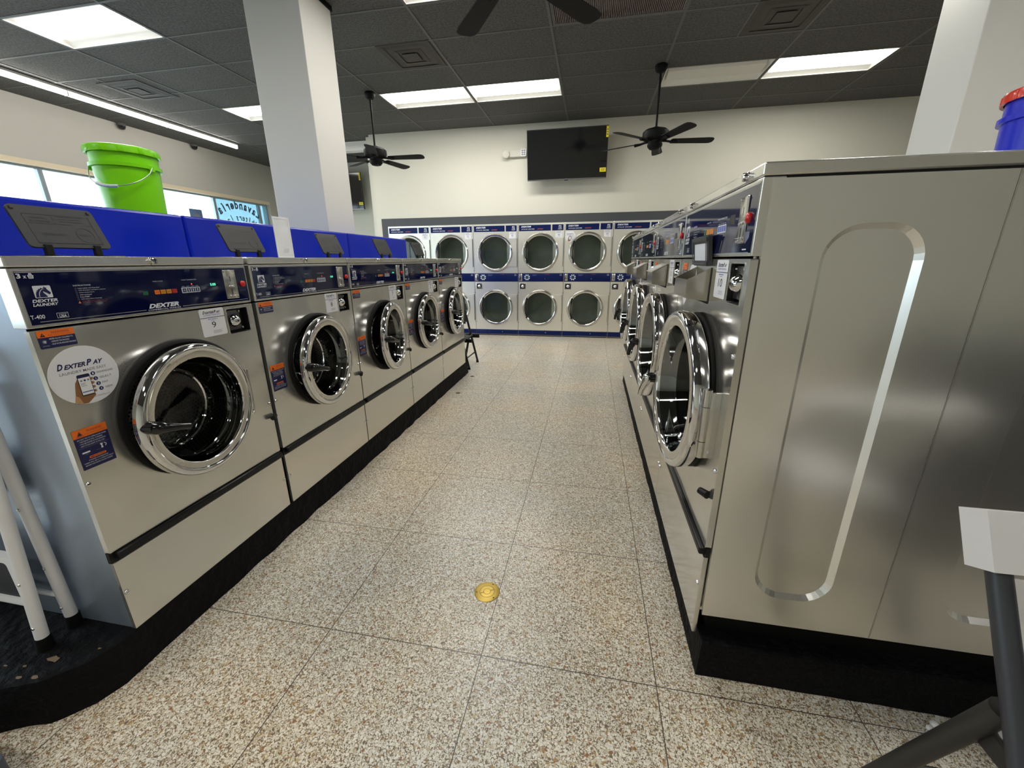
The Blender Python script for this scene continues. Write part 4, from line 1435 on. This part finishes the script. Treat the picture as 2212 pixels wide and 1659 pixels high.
# ------------------------------------------------------------------ ceiling fittings
TL = {0: 'lit recessed ceiling light right of the left ceiling fan', 1: 'lit recessed ceiling light above the television',
      2: 'unlit recessed ceiling light beside the right ceiling fan', 3: 'lit recessed ceiling light nearest the right pillar',
      4: 'large lit recessed ceiling light at the top left, above the green bucket', 5: 'lit recessed ceiling light partly hidden behind the left pillar',
      6: 'lit recessed ceiling light cut off by the top edge of the picture'}
for i, (x0, y0, x1, y1, lit) in enumerate(TROFFERS):
    t = thing('ceiling_light', TL.get(i, 'unseen recessed ceiling light added for the room lighting'), 'light', ((x0 + x1) / 2, (y0 + y1) / 2, ZC), 0,
              'recessed ceiling lights' if i < 7 else 'added recessed ceiling lights outside the view')
    w, h = (x1 - x0) / 2, (y1 - y0) / 2
    dpt = .062
    f = MB('troffer_white')
    # sloping white reflector pan, open below
    iw, ih = w - .035, h * .50
    f.add([(-w, -h, 0), (w, -h, 0), (w, h, 0), (-w, h, 0), (-iw, -ih, dpt), (iw, -ih, dpt), (iw, ih, dpt), (-iw, ih, dpt)],
          [(0, 1, 5, 4), (1, 2, 6, 5), (2, 3, 7, 6), (3, 0, 4, 7)])
    f.add([(-iw, -ih, dpt), (iw, -ih, dpt), (iw, ih, dpt), (-iw, ih, dpt)], [(3, 2, 1, 0)])
    for a, b in (((-w, -h), (w, -h + .008)), ((-w, h - .008), (w, h)), ((-w, -h), (-w + .008, h)), ((w - .008, -h), (w, h))):
        f.box((a[0], a[1], -.004), (b[0], b[1], .003))
    f.build('frame', t)
    # curved diffuser down the middle
    d = MB('lamp_on' if lit else 'lamp_off')
    jw, jh = iw - .004, ih * .97
    d.add([(-jw, -jh, dpt - .001), (jw, -jh, dpt - .001), (jw, jh, dpt - .001), (-jw, jh, dpt - .001), (-jw, -jh, .012), (jw, -jh, .012), (jw, jh, .012), (-jw, jh, .012)],
          [(0, 1, 5, 4), (1, 2, 6, 5), (2, 3, 7, 6), (3, 0, 4, 7)], 'lamp_side' if lit else 'troffer_white')
    d.add([(-jw, -jh, .012), (jw, -jh, .012), (jw, -jh * .5, .001), (-jw, -jh * .5, .001), (jw, jh * .5, .001), (-jw, jh * .5, .001), (jw, jh, .012), (-jw, jh, .012)],
          [(0, 1, 2, 3), (3, 2, 4, 5), (5, 4, 6, 7), (0, 3, 5, 7), (1, 6, 4, 2)])
    d.build('diffuser', t)

for i, (x0, y0, lab) in enumerate(((-2.265, 4.55, 'square brown ceiling vent between the left fan and the left pillar'),
                                   (1.30, 4.53, 'square dark ceiling vent above the right ceiling fan'),
                                   (-5.99, 4.67, 'square brown ceiling vent near the long tube light'))):
    t = thing('ceiling_vent', lab, 'vent', (x0 + .28, y0 + .28, ZC), 0, 'square ceiling air vents')
    MB('vent_brown').box((-.285, -.28, -.007), (.285, .28, -.001)).build('frame', t)
    v = MB('vent_brown')
    for k, s in enumerate((.25, .15)):
        s2 = s - .035
        z0, z1 = -.008 - .001 * k, -.012 - .001 * k
        v.add([(-s, -s, z0), (s, -s, z0), (s, s, z0), (-s, s, z0), (-s2, -s2, z1), (s2, -s2, z1), (s2, s2, z1), (-s2, s2, z1)],
              [(0, 1, 5, 4), (1, 2, 6, 5), (2, 3, 7, 6), (3, 0, 4, 7)])
    v.box((-.085, -.085, -.016), (.085, .085, -.012))
    v.build('louvre', t)
t = thing('return_grille', 'ribbed pinkish air return grille behind the nearest ceiling fan', 'vent', (.115, 4.27, ZC))
MB('dark_metal').box((-.575, -.27, .03), (.575, .27, .034)).build('backing', t)
f = MB('ceiling_bar')
for a, b in (((-.575, -.27), (.575, -.255)), ((-.575, .255), (.575, .27)), ((-.575, -.255), (-.56, .255)), ((.56, -.255), (.575, .255))):
    f.box((a[0], a[1], -.005), (b[0], b[1], .03))
f.build('frame', t)
f = MB('grille_pink')
for k in range(72):
    x = -.555 + 1.11 * k / 71
    f.box((x - .0035, -.255, -.002), (x + .0035, .255, .02))
f.build('slat', t)['kind'] = 'stuff'


def fan(label, x, y, base, zb=2.66, tilt=-11):
    t = thing('ceiling_fan', label, 'fan', (x, y, ZC), 0, 'black five blade ceiling fans')
    MB('fan_black').lathe([(.001, 0), (.062, -.001), (.068, -.015), (.064, -.045), (.045, -.072), (.02, -.08), (.001, -.08)], axis='z', n=32).build('canopy', t)
    dz = zb - ZC
    MB('fan_black').cyl((0, 0, -.06), (0, 0, dz + .13), .0125, None, 16).build('downrod', t)
    m = MB('fan_black')
    m.lathe([(.001, dz + .15), (.03, dz + .148), (.06, dz + .135), (.12, dz + .118), (.146, dz + .095), (.150, dz + .05), (.142, dz + .022), (.11, dz + .010), (.08, dz + .004), (.078, dz - .02), (.086, dz - .03), (.084, dz - .055), (.06, dz - .082), (.03, dz - .090), (.001, dz - .09)], axis='z', n=40)
    m.build('motor', t)
    MB('chrome_soft').tube([(.05, -.05, dz - .07), (.052, -.052, dz - .13)], .0012, 6).build('pull_chain', t)
    for k in range(5):
        a = base + 2 * PI * k / 5
        b = MB('fan_black')
        Mz = Matrix.Rotation(a, 4, 'Z')
        Mt = Mz @ Matrix.Translation((0, 0, dz)) @ Matrix.Rotation(math.radians(tilt), 4, 'X')
        b.M = Mt
        pts = [(.19, -.052), (.60, -.066), (.645, -.060), (.668, -.036), (.672, 0), (.668, .036), (.645, .060), (.60, .066), (.19, .052), (.175, .03), (.175, -.03)]
        n = len(pts)
        vs = [(p[0], p[1], -.003) for p in pts] + [(p[0], p[1], .003) for p in pts]
        b.add(vs, [tuple(range(n))[::-1], tuple(range(n, 2 * n))] + [(i, (i + 1) % n, n + (i + 1) % n, n + i) for i in range(n)])
        bl = b.build('blade', t)
        c = MB('fan_black'); c.M = Mt
        c.tube([(.08, 0, .006), (.13, 0, .002), (.18, 0, -.006), (.25, 0, -.008)], [.014, .012, .013, .018], 8)
        c.box((.19, -.030, -.010), (.25, .030, -.003), None, .003)
        c.build('blade_arm', bl)
    return t


fan('black five blade ceiling fan hanging just right of the left pillar', -2.93, 5.62, math.radians(4))
fan('black five blade ceiling fan hanging right of the television', .655, 5.59, math.radians(8))
fan('black ceiling fan with only two blades showing at the top of the picture', -.445, 2.345, math.radians(54), 2.66, -3)

# long tube light fixtures
for k, (y0, y1, lab) in enumerate(((7.25 - 1.275, 7.25, 'far white tube light of the row near the window wall'), (7.25 - 2.55, 7.25 - 1.277, 'middle white tube light of the row near the window wall'),
                                   (7.25 - 3.825, 7.25 - 2.552, 'near white tube light of the row at the left picture edge'),
                                   (7.25 - 5.10, 7.25 - 3.827, 'white tube light outside the left picture edge'), (7.25 - 6.375, 7.25 - 5.102, 'white tube light far outside the left picture edge'))):
    t = thing('tube_light', lab, 'light', (-6.52, (y0 + y1) / 2, ZC), 0, 'tube lights in a row by the windows')
    h = (y1 - y0) / 2
    MB('white_trim').box((-.035, -h, -.035), (.035, h, -.005), None, .006).build('housing', t)
    MB('tube_on').cyl((0, -h + .006, -.060), (0, h - .006, -.060), .027, None, 18).build('tube', t)
    e = MB('white_trim')
    for s in (-1, 1):
        e.box((-.028, s * h - (.006 if s > 0 else 0), -.088), (.028, s * h + (.006 if s < 0 else 0), -.03), None, .002)
    e.build('end_cap', t)

for lab, y in (('small dark dome camera on the window wall above the green bucket', 5.90), ('small dark dome camera on the window wall nearer the left pillar', 7.12)):
    t = thing('security_camera', lab, 'camera', (XL + .05, y, ZC - .005), 0, 'dome cameras under the ceiling')
    MB('ceiling_bar').lathe([(.001, 0), (.055, 0), (.055, -.03), (.050, -.034)], axis='z', n=28).build('base', t)
    MB('black_gloss').lathe([(.050, -.034), (.047, -.055), (.034, -.075), (.015, -.085), (.001, -.087)], axis='z', n=28).build('dome', t)

# ------------------------------------------------------------------ back wall fittings
def television(label, x0, x1, z0, z1, y, tilt):
    W, H = x1 - x0, z1 - z0
    t = thing('flat_tv', label, 'television', ((x0 + x1) / 2, y, z0), 0, 'wall mounted televisions')
    M = Matrix.Rotation(tilt, 4, 'X')
    b = MB('tv_bezel'); b.M = M
    b.box((-W / 2, 0, 0), (W / 2, .045, H), 'tv_bezel', .006)
    b.build('case', t)
    s = MB('tv_black'); s.M = M
    s.add([(-W / 2 + .010, -.001, .022), (W / 2 - .010, -.001, .022), (W / 2 - .010, -.001, H - .010), (-W / 2 + .010, -.001, H - .010)], [(0, 1, 2, 3)])
    s.build('screen', t)
    l = MB('alu'); l.M = M
    l.rect(-W / 2 + .006, .006, W / 2 - .006, .010, -.0015, 'alu')
    l.box((-.03, -.003, -.012), (.03, .02, .004), 'tv_bezel')
    l.rect(-.008, .010, .008, .018, -.0016, 'p_dim')
    l.build('lower_trim', t)
    for (a, c, e, d) in ((W / 2 - .034, H - .155, W / 2 + .002, H - .012), (W / 2 - .105, .088, W / 2 - .012, .145)):
        y_ = MB('yellow_label'); y_.M = M
        y_.rect(a, c, e, d, -.003, 'yellow_label')
        for k in range(3):
            y_.rect(a + (e - a) * .2, c + (d - c) * (.22 + .22 * k), a + (e - a) * .8, c + (d - c) * (.30 + .22 * k), -.0033, 's_black' if k != 1 else 's_brown')
        y_.build('energy_label', t)
    br = MB('dark_metal').box((-.15, .03, H * .3), (.15, .22, H * .6))
    br.build('wall_bracket', t)
    return t


television('black flat television on the back wall above the dryers', -1.088, .145, 2.545, 3.245, 7.06, .15)
television('black television in the alcove, cut off by the left pillar', -6.20, -4.985, 2.435, 3.165, 8.82, .06)
t = thing('emergency_spot_lamp', 'small cream emergency light on the wall left of the television', 'light', (-1.30, YB, 2.985))
b = MB('cream_plastic')
b.box((-.115, -.065, -.045), (.16, 0, .060), 'cream_plastic', .012)
b.build('housing', t)
b = MB('cream_plastic')
b.cyl((-.155, -.02, .0), (-.165, -.085, -.005), .050, .056, 24, 'cream_plastic').lathe([(.056, -.002), (.052, -.008), (.03, -.012), (.001, -.013)], (-.165, -.085, -.005), 'y', 24, 'cream_plastic')
b.build('lamp_head', t)
b = MB('s_white')
b.rrect(.075, -.04, .165, .065, .012, -.067, 's_white')
for k in range(3):
    for q in range(2):
        b.rrect(.088 + .034 * q, -.026 + .029 * k, .116 + .034 * q, -.006 + .029 * k, .004, -.0674, 's_grey')
b.build('test_plate', t)

# ------------------------------------------------------------------ buckets, sleeve, drain
def bucket(label, x, y, z, body, lid, h=.365, r=.149, bail=True, sticker=False):
    t = thing('bucket', label, 'bucket', (x, y, z), 0)
    b = MB(body)
    rb_ = r * .885
    b.lathe([(.001, 0), (rb_ - .01, 0), (rb_, .008), (r * .965, h - .105), (r * 1.045, h - .103), (r * 1.05, h - .085), (r * .975, h - .083), (r * .985, h - .028), (r * 1.01, h - .026)], axis='z', n=64, mat=body)
    b.build('pail', t)
    l = MB(lid)
    l.lathe([(r * 1.01, h - .034), (r * 1.075, h - .036), (r * 1.08, h - .012), (r * 1.06, h - .002), (r * .99, h + .002), (r * .94, h - .004), (r * .93, h - .012), (.001, h - .012)], axis='z', n=64, mat=lid)
    for k in range(12):
        a = 2 * PI * k / 12
        l.M = Matrix.Rotation(a, 4, 'Z')
        l.box((r * 1.06, -.012, h - .034), (r * 1.088, .012, h - .008), lid, .002)
    l.M = None
    l.build('lid', t)
    if bail:
        w = MB('wire')
        ears = (math.radians(-14), math.radians(-158))     # swings down on the aisle side
        pts = []
        for k in range(17):
            q = k / 16
            a = ears[0] + (ears[1] - ears[0]) * q
            rr = r * 1.06 + .012 * math.sin(PI * q)
            pts.append((rr * math.cos(a), rr * math.sin(a), h - .094 - .115 * math.sin(PI * q) ** .75))
        w.tube(pts, .0026, 8)
        w.build('bail', t)
        g = MB('grip_white').tube([Vector(p) for p in pts[7:12]], .008, 10)
        g.build('grip', t)
        e = MB(body)
        for a in ears:
            e.M = Matrix.Rotation(a, 4, 'Z')
            e.box((r * 1.0, -.016, h - .118), (r * 1.06, .016, h - .082), body, .004)
        e.M = None
        e.build('ear', t)
    if sticker:
        s = MB('s_lblue')
        n = 10
        vs = []
        for zz in (.03, .19):
            for k in range(n + 1):
                a = math.radians(-128 + 70 * k / n)
                rr = rb_ + (r * .965 - rb_) * zz / (h - .105) + .0012
                vs.append((rr * math.cos(a), rr * math.sin(a), zz))
        s.add(vs, [(k, k + 1, n + 2 + k, n + 1 + k) for k in range(n)], 'p_white', True)
        s.build('label', t)
    return t


gb = bucket('bright green lidded bucket standing on the blue counter back', -2.60, 2.07, 1.576, 'green_plastic', 'green_plastic')
gb.rotation_euler = (0, 0, math.radians(20))
bucket('blue bucket with red lid on top of the right island', 1.645, 2.03, 1.552, 'blue_plastic', 'red_plastic', .368, .149, False, True)

s = MB('acrylic')
s.box((0, 0, 0), (.135, .004, .228), 'acrylic', .0015)
s.frame(.004, .004, .131, .224, .006, -.0008, 's_white')
s.add([(.045, -.001, .03), (.092, -.001, .03), (.085, -.012, .055), (.052, -.012, .055)], [(0, 1, 2, 3)], 'acrylic')
so = s.build('brochure_holder')
so.location = (-1.80, 2.163, 1.360); so.rotation_euler = (0, 0, R90)
tag(so, 'empty clear plastic sleeve standing on the washer tops before the blue board', 'holder')

t = thing('floor_drain_cover', 'round brass cleanout cover set in the terrazzo floor', 'drain cover', (-.370, 1.320, 0))
b = MB('brass').lathe([(.001, .0032), (.050, .0032), (.053, .002), (.054, 0)], axis='z', n=48)
b.build('plate', t)
g = MB('brass_dark')
for r in (.030, .014):
    g.lathe([(r, .0034), (r + .0016, .0034)], axis='z', n=40, smooth=False)
for a in (.5, .5 + PI):
    g.M = Matrix.Rotation(a, 4, 'Z'); g.box((.015, -.0012, .0032), (.029, .0012, .0035)); g.M = None
for a in (1.2, 3.4, 5.6):
    g.lathe([(.001, .0035), (.0035, .0035)], (.044 * math.cos(a), .044 * math.sin(a), 0), 'z', 14, smooth=False)
g.build('plug', t)
for x, y, lab in ((-1.361, 4.50, 'small dark plug in the floor near the end of the black plinth'), (-1.33, 3.86, 'small dark plug in the floor beside the plinth below the number 6 washer')):
    o = MB('brass_dark').lathe([(.001, .0015), (.022, .0015), (.025, 0)], axis='z', n=24).build('floor_plug')
    o.location = (x, y, 0)
    tag(o, lab, 'floor plug')

# ------------------------------------------------------------------ chairs and ladder
def folding_chair(label, P, frame, plastic, low):
    """side frames in x-z, width along y; P: far side y, width and side-profile points"""
    t = thing('folding_chair', label, 'chair', P['loc'])
    y1, y0 = 0., -P['w']
    for y, s in ((y1, 1), (y0, -1)):
        g = MB(frame)
        g.tube([(P['top'][0], y, P['top'][1]), (P['front'][0], y, P['front'][1] + .015)], P.get('r', .014), 14)
        g.cyl((P['front'][0] + .0, y, P['front'][1]), (P['front'][0] - .006, y, P['front'][1] + .03), .018, .016, 14, 'rubber')
        g.build('leg', t)['label'] = 'front leg and back upright in one tube'
        g = MB(low)
        yi = y - s * .012 if 'r' in P else y - s * .036
        g.tube([(P['hinge'][0], yi, P['hinge'][1]), (P['rear'][0], yi, P['rear'][1] + .015)], P.get('r', .014) * 1.12, 14)
        g.cyl((P['rear'][0], yi, P['rear'][1]), (P['rear'][0] + .008, yi, P['rear'][1] + .03), .020, .018, 14, 'rubber')
        g.build('leg', t)['label'] = 'rear leg'
    for q in P['bars']:
        a, b, f = q
        px = a[0] + (b[0] - a[0]) * f; pz = a[1] + (b[1] - a[1]) * f
        MB(low).cyl((px, y0, pz), (px, y1, pz), .009, None, 12).build('stretcher', t)
    # seat
    sx0, sx1, sz = P['seat']
    g = MB(plastic)
    n = 10; vs = []
    ys = [y0 + .032, y1 - .032]
    prof = []
    for k in range(n + 1):
        q = k / n
        prof.append((sx0 + (sx1 - sx0) * q, sz - .012 * math.sin(PI * q) + (.006 if q < .01 else 0) - (.012 if q > .95 else 0)))
    for yy in ys:
        for px, pz in prof: vs.append((px, yy, pz))
        for px, pz in reversed(prof): vs.append((px, yy, pz - .022))
    m = 2 * (n + 1)
    fs = [(i, (i + 1) % m, m + (i + 1) % m, m + i) for i in range(m)] + [tuple(range(m))[::-1], tuple(range(m, 2 * m))]
    g.add(vs, fs, None)
    g.build('seat', t)
    # seat bracket
    for y, s in ((y1, 1), (y0, -1)):
        g = MB(low)
        g.box((sx0 + .01, y - s * .024 - .004, sz - .050), (sx0 + .20, y - s * .024 + .004, sz - .004), None, .002)
        g.build('seat_bracket', t)
    # backrest: panel between the uprights and a cap over them
    tx, tz = P['top']; dx, dz = P['front'][0] - tx, P['front'][1] - tz
    L_ = math.hypot(dx, dz); dx, dz = dx / L_, dz / L_
    nx, nz = -dz, dx          # normal, towards the sitter (+x)
    g = MB(plastic)
    m = 14
    def slab(s0, s1, ya, yb, th0, th1, bow):
        vs = []
        for side in (0, 1):
            for s_ in (s0, s1):
                for k in range(m + 1):
                    q = k / m; yy = ya + (yb - ya) * q
                    b_ = -bow * math.sin(PI * q)
                    th = th0 if side == 0 else th1
                    vs.append((tx + dx * s_ + nx * (th + b_), yy, tz + dz * s_ + nz * (th + b_)))
        r = m + 1
        fs = []
        for k in range(m):
            fs += [(k, k + 1, r + k + 1, r + k), (2 * r + k, 3 * r + k, 3 * r + k + 1, 2 * r + k + 1),
                   (k, 2 * r + k, 2 * r + k + 1, k + 1), (r + k, r + k + 1, 3 * r + k + 1, 3 * r + k)]
        fs += [(0, r, 3 * r, 2 * r), (m, 2 * r + m, 3 * r + m, r + m)]
        g.add(vs, fs)
    slab(-.02, P['back'], y0 + .012, y1 - .012, -.006, .008, .016)
    slab(-.03, P['cap'], y0 - .030, y1 + .030, -.030, .030, .004)
    g.build('backrest', t)
    return t


wc = folding_chair('white plastic folding chair with dark grey frame at the right picture edge',
                   dict(loc=(1.205, 0, 0), w=.43, r=.0185, top=(-.815, .845), front=(-.385, 0), hinge=(-.695, .535), rear=(-.88, 0), seat=(-.742, -.325, .466), back=.235, cap=.080,
                        bars=[((-.695, .535), (-.88, 0), .70), ((-.815, .845), (-.385, 0), .84)]), 'chair_grey', 'chair_white', 'chair_brown')
wc.rotation_euler = (0, 0, -R90)
folding_chair('black folding chair standing past the end of the low washers',
              dict(loc=(.0, 5.2, 0), w=.40, top=(-1.652, .755), front=(-1.487, 0), hinge=(-1.575, .40), rear=(-1.66, 0), seat=(-1.645, -1.53, .395), back=.20, cap=.05,
                   bars=[((-1.575, .42), (-1.66, 0), .66), ((-1.652, .755), (-1.487, 0), .81)]), 'chair_black', 'chair_black', 'chair_black')

t = thing('step_ladder', 'folded white step ladder with black tread leaning on the nearest low washer', 'ladder', (0, 0, 0))
for x in (-1.675, -2.10):
    for (yb, yt, zt) in ((.692, .756, 1.08), (.778, .772, 1.02)):
        xo = x + (-.012 if yb > .75 else 0)
        g = MB('ladder_white')
        g.cyl((xo, yb, ZL + .028), (xo, yt, zt), .0165, None, 18)
        for zz in (.24, .40, .62):
            f_ = (zz - ZL) / (zt - ZL); yy = yb + (yt - yb) * f_
            g.lathe([(0, -.004), (.004, -.003), (.0055, 0)], (xo + .002, yy - .0165, zz), 'y', 10, 'chrome_soft')
        lg = g.build('leg', t)
        MB('rubber').cyl((xo, yb - .001, ZL + .001), (xo, yb + .001, ZL + .045), .021, .019, 18).build('foot', lg)
g = MB('ladder_white')
g.prism(rr_pts(-2.06, .285, -1.715, .475, .015, 4), [rr_pts(-2.035, .310, -1.745, .450, .012, 4)], .715, .737)
g.prism(rr_pts(-2.06, .62, -1.715, .79, .015, 4), [rr_pts(-2.035, .645, -1.745, .765, .012, 4)], .735, .757)
g.build('step_frame', t)
for z0, z1, y in ((.305, .455, .722), (.64, .77, .742)):
    MB('ladder_black').box((-2.04, y, z0), (-1.74, y + .010, z1), None, .003).build('tread', t)
g = MB('ladder_white').cyl((-2.10, .778, .275), (-1.687, .778, .275), .008, None, 12)
g.build('stretcher', t)
g = MB('ladder_white').tube([(-1.675, .756, 1.07), (-1.69, .757, 1.10), (-1.74, .758, 1.115), (-2.035, .758, 1.115), (-2.085, .757, 1.10), (-2.10, .756, 1.07)], .0165, 14)
g.build('top_rail', t)

b = MB('bin_blue')
b.prism(rr_pts(-1.95, .14, -1.455, .462, .02, 5), [], 0, .1)
b.v = [(p[0], p[2], p[1]) for p in b.v]
o = b.build('storage_bin')
tag(o, 'low blue grey plastic bin at the bottom left picture corner', 'bin')
sc_ = MB('s_white')
for cx, cy, r in ((1.065, 1.065, .012), (1.045, 1.055, .008)):
    sc_.lathe([(.001, r * 1.5), (r * .6, r * 1.35), (r, r * .7), (r * .8, 0)], (cx, cy, 0), 'z', 12)
tag(sc_.build('paper_scrap'), 'tiny white scrap of paper on the floor by the right plinth', 'litter')

# unseen black bins, added so the steel cabinet side mirrors something dark
for k, (x, lab) in enumerate(((1.66, 'tall black bin added outside the right picture edge to darken the steel reflections'), (2.30, 'second tall black bin added farther right to darken the steel reflections'))):
    t = thing('added_dark_bin', lab, 'bin', (x, .22, 0), 0, 'unseen black bins added for dark reflections')
    MB('chair_black').lathe([(.001, 0), (.24, 0), (.25, .01), (.285, .88), (.295, .88), (.295, .92), (.28, .92)], axis='z', n=40).build('body', t)
    MB('chair_black').lathe([(.30, .90), (.305, .94), (.27, 1.00), (.18, 1.05), (.001, 1.07)], axis='z', n=40).build('lid', t)

# ------------------------------------------------------------------ light from outside, world, view
wd = bpy.data.worlds.new('world')
SC.world = wd
wd.use_nodes = True
nt = wd.node_tree
bg = nt.nodes['Background']
bg.inputs['Color'].default_value = (.74, .88, 1., 1)
bg.inputs['Strength'].default_value = 4.5

SC.view_settings.view_transform = 'Standard'
SC.view_settings.look = 'None'
SC.view_settings.gamma = 1
SC.view_settings.exposure = .55
SC.cycles.max_bounces = 10
SC.cycles.transparent_max_bounces = 16
SC.cycles.glossy_bounces = 6
SC.cycles.sample_clamp_indirect = 8
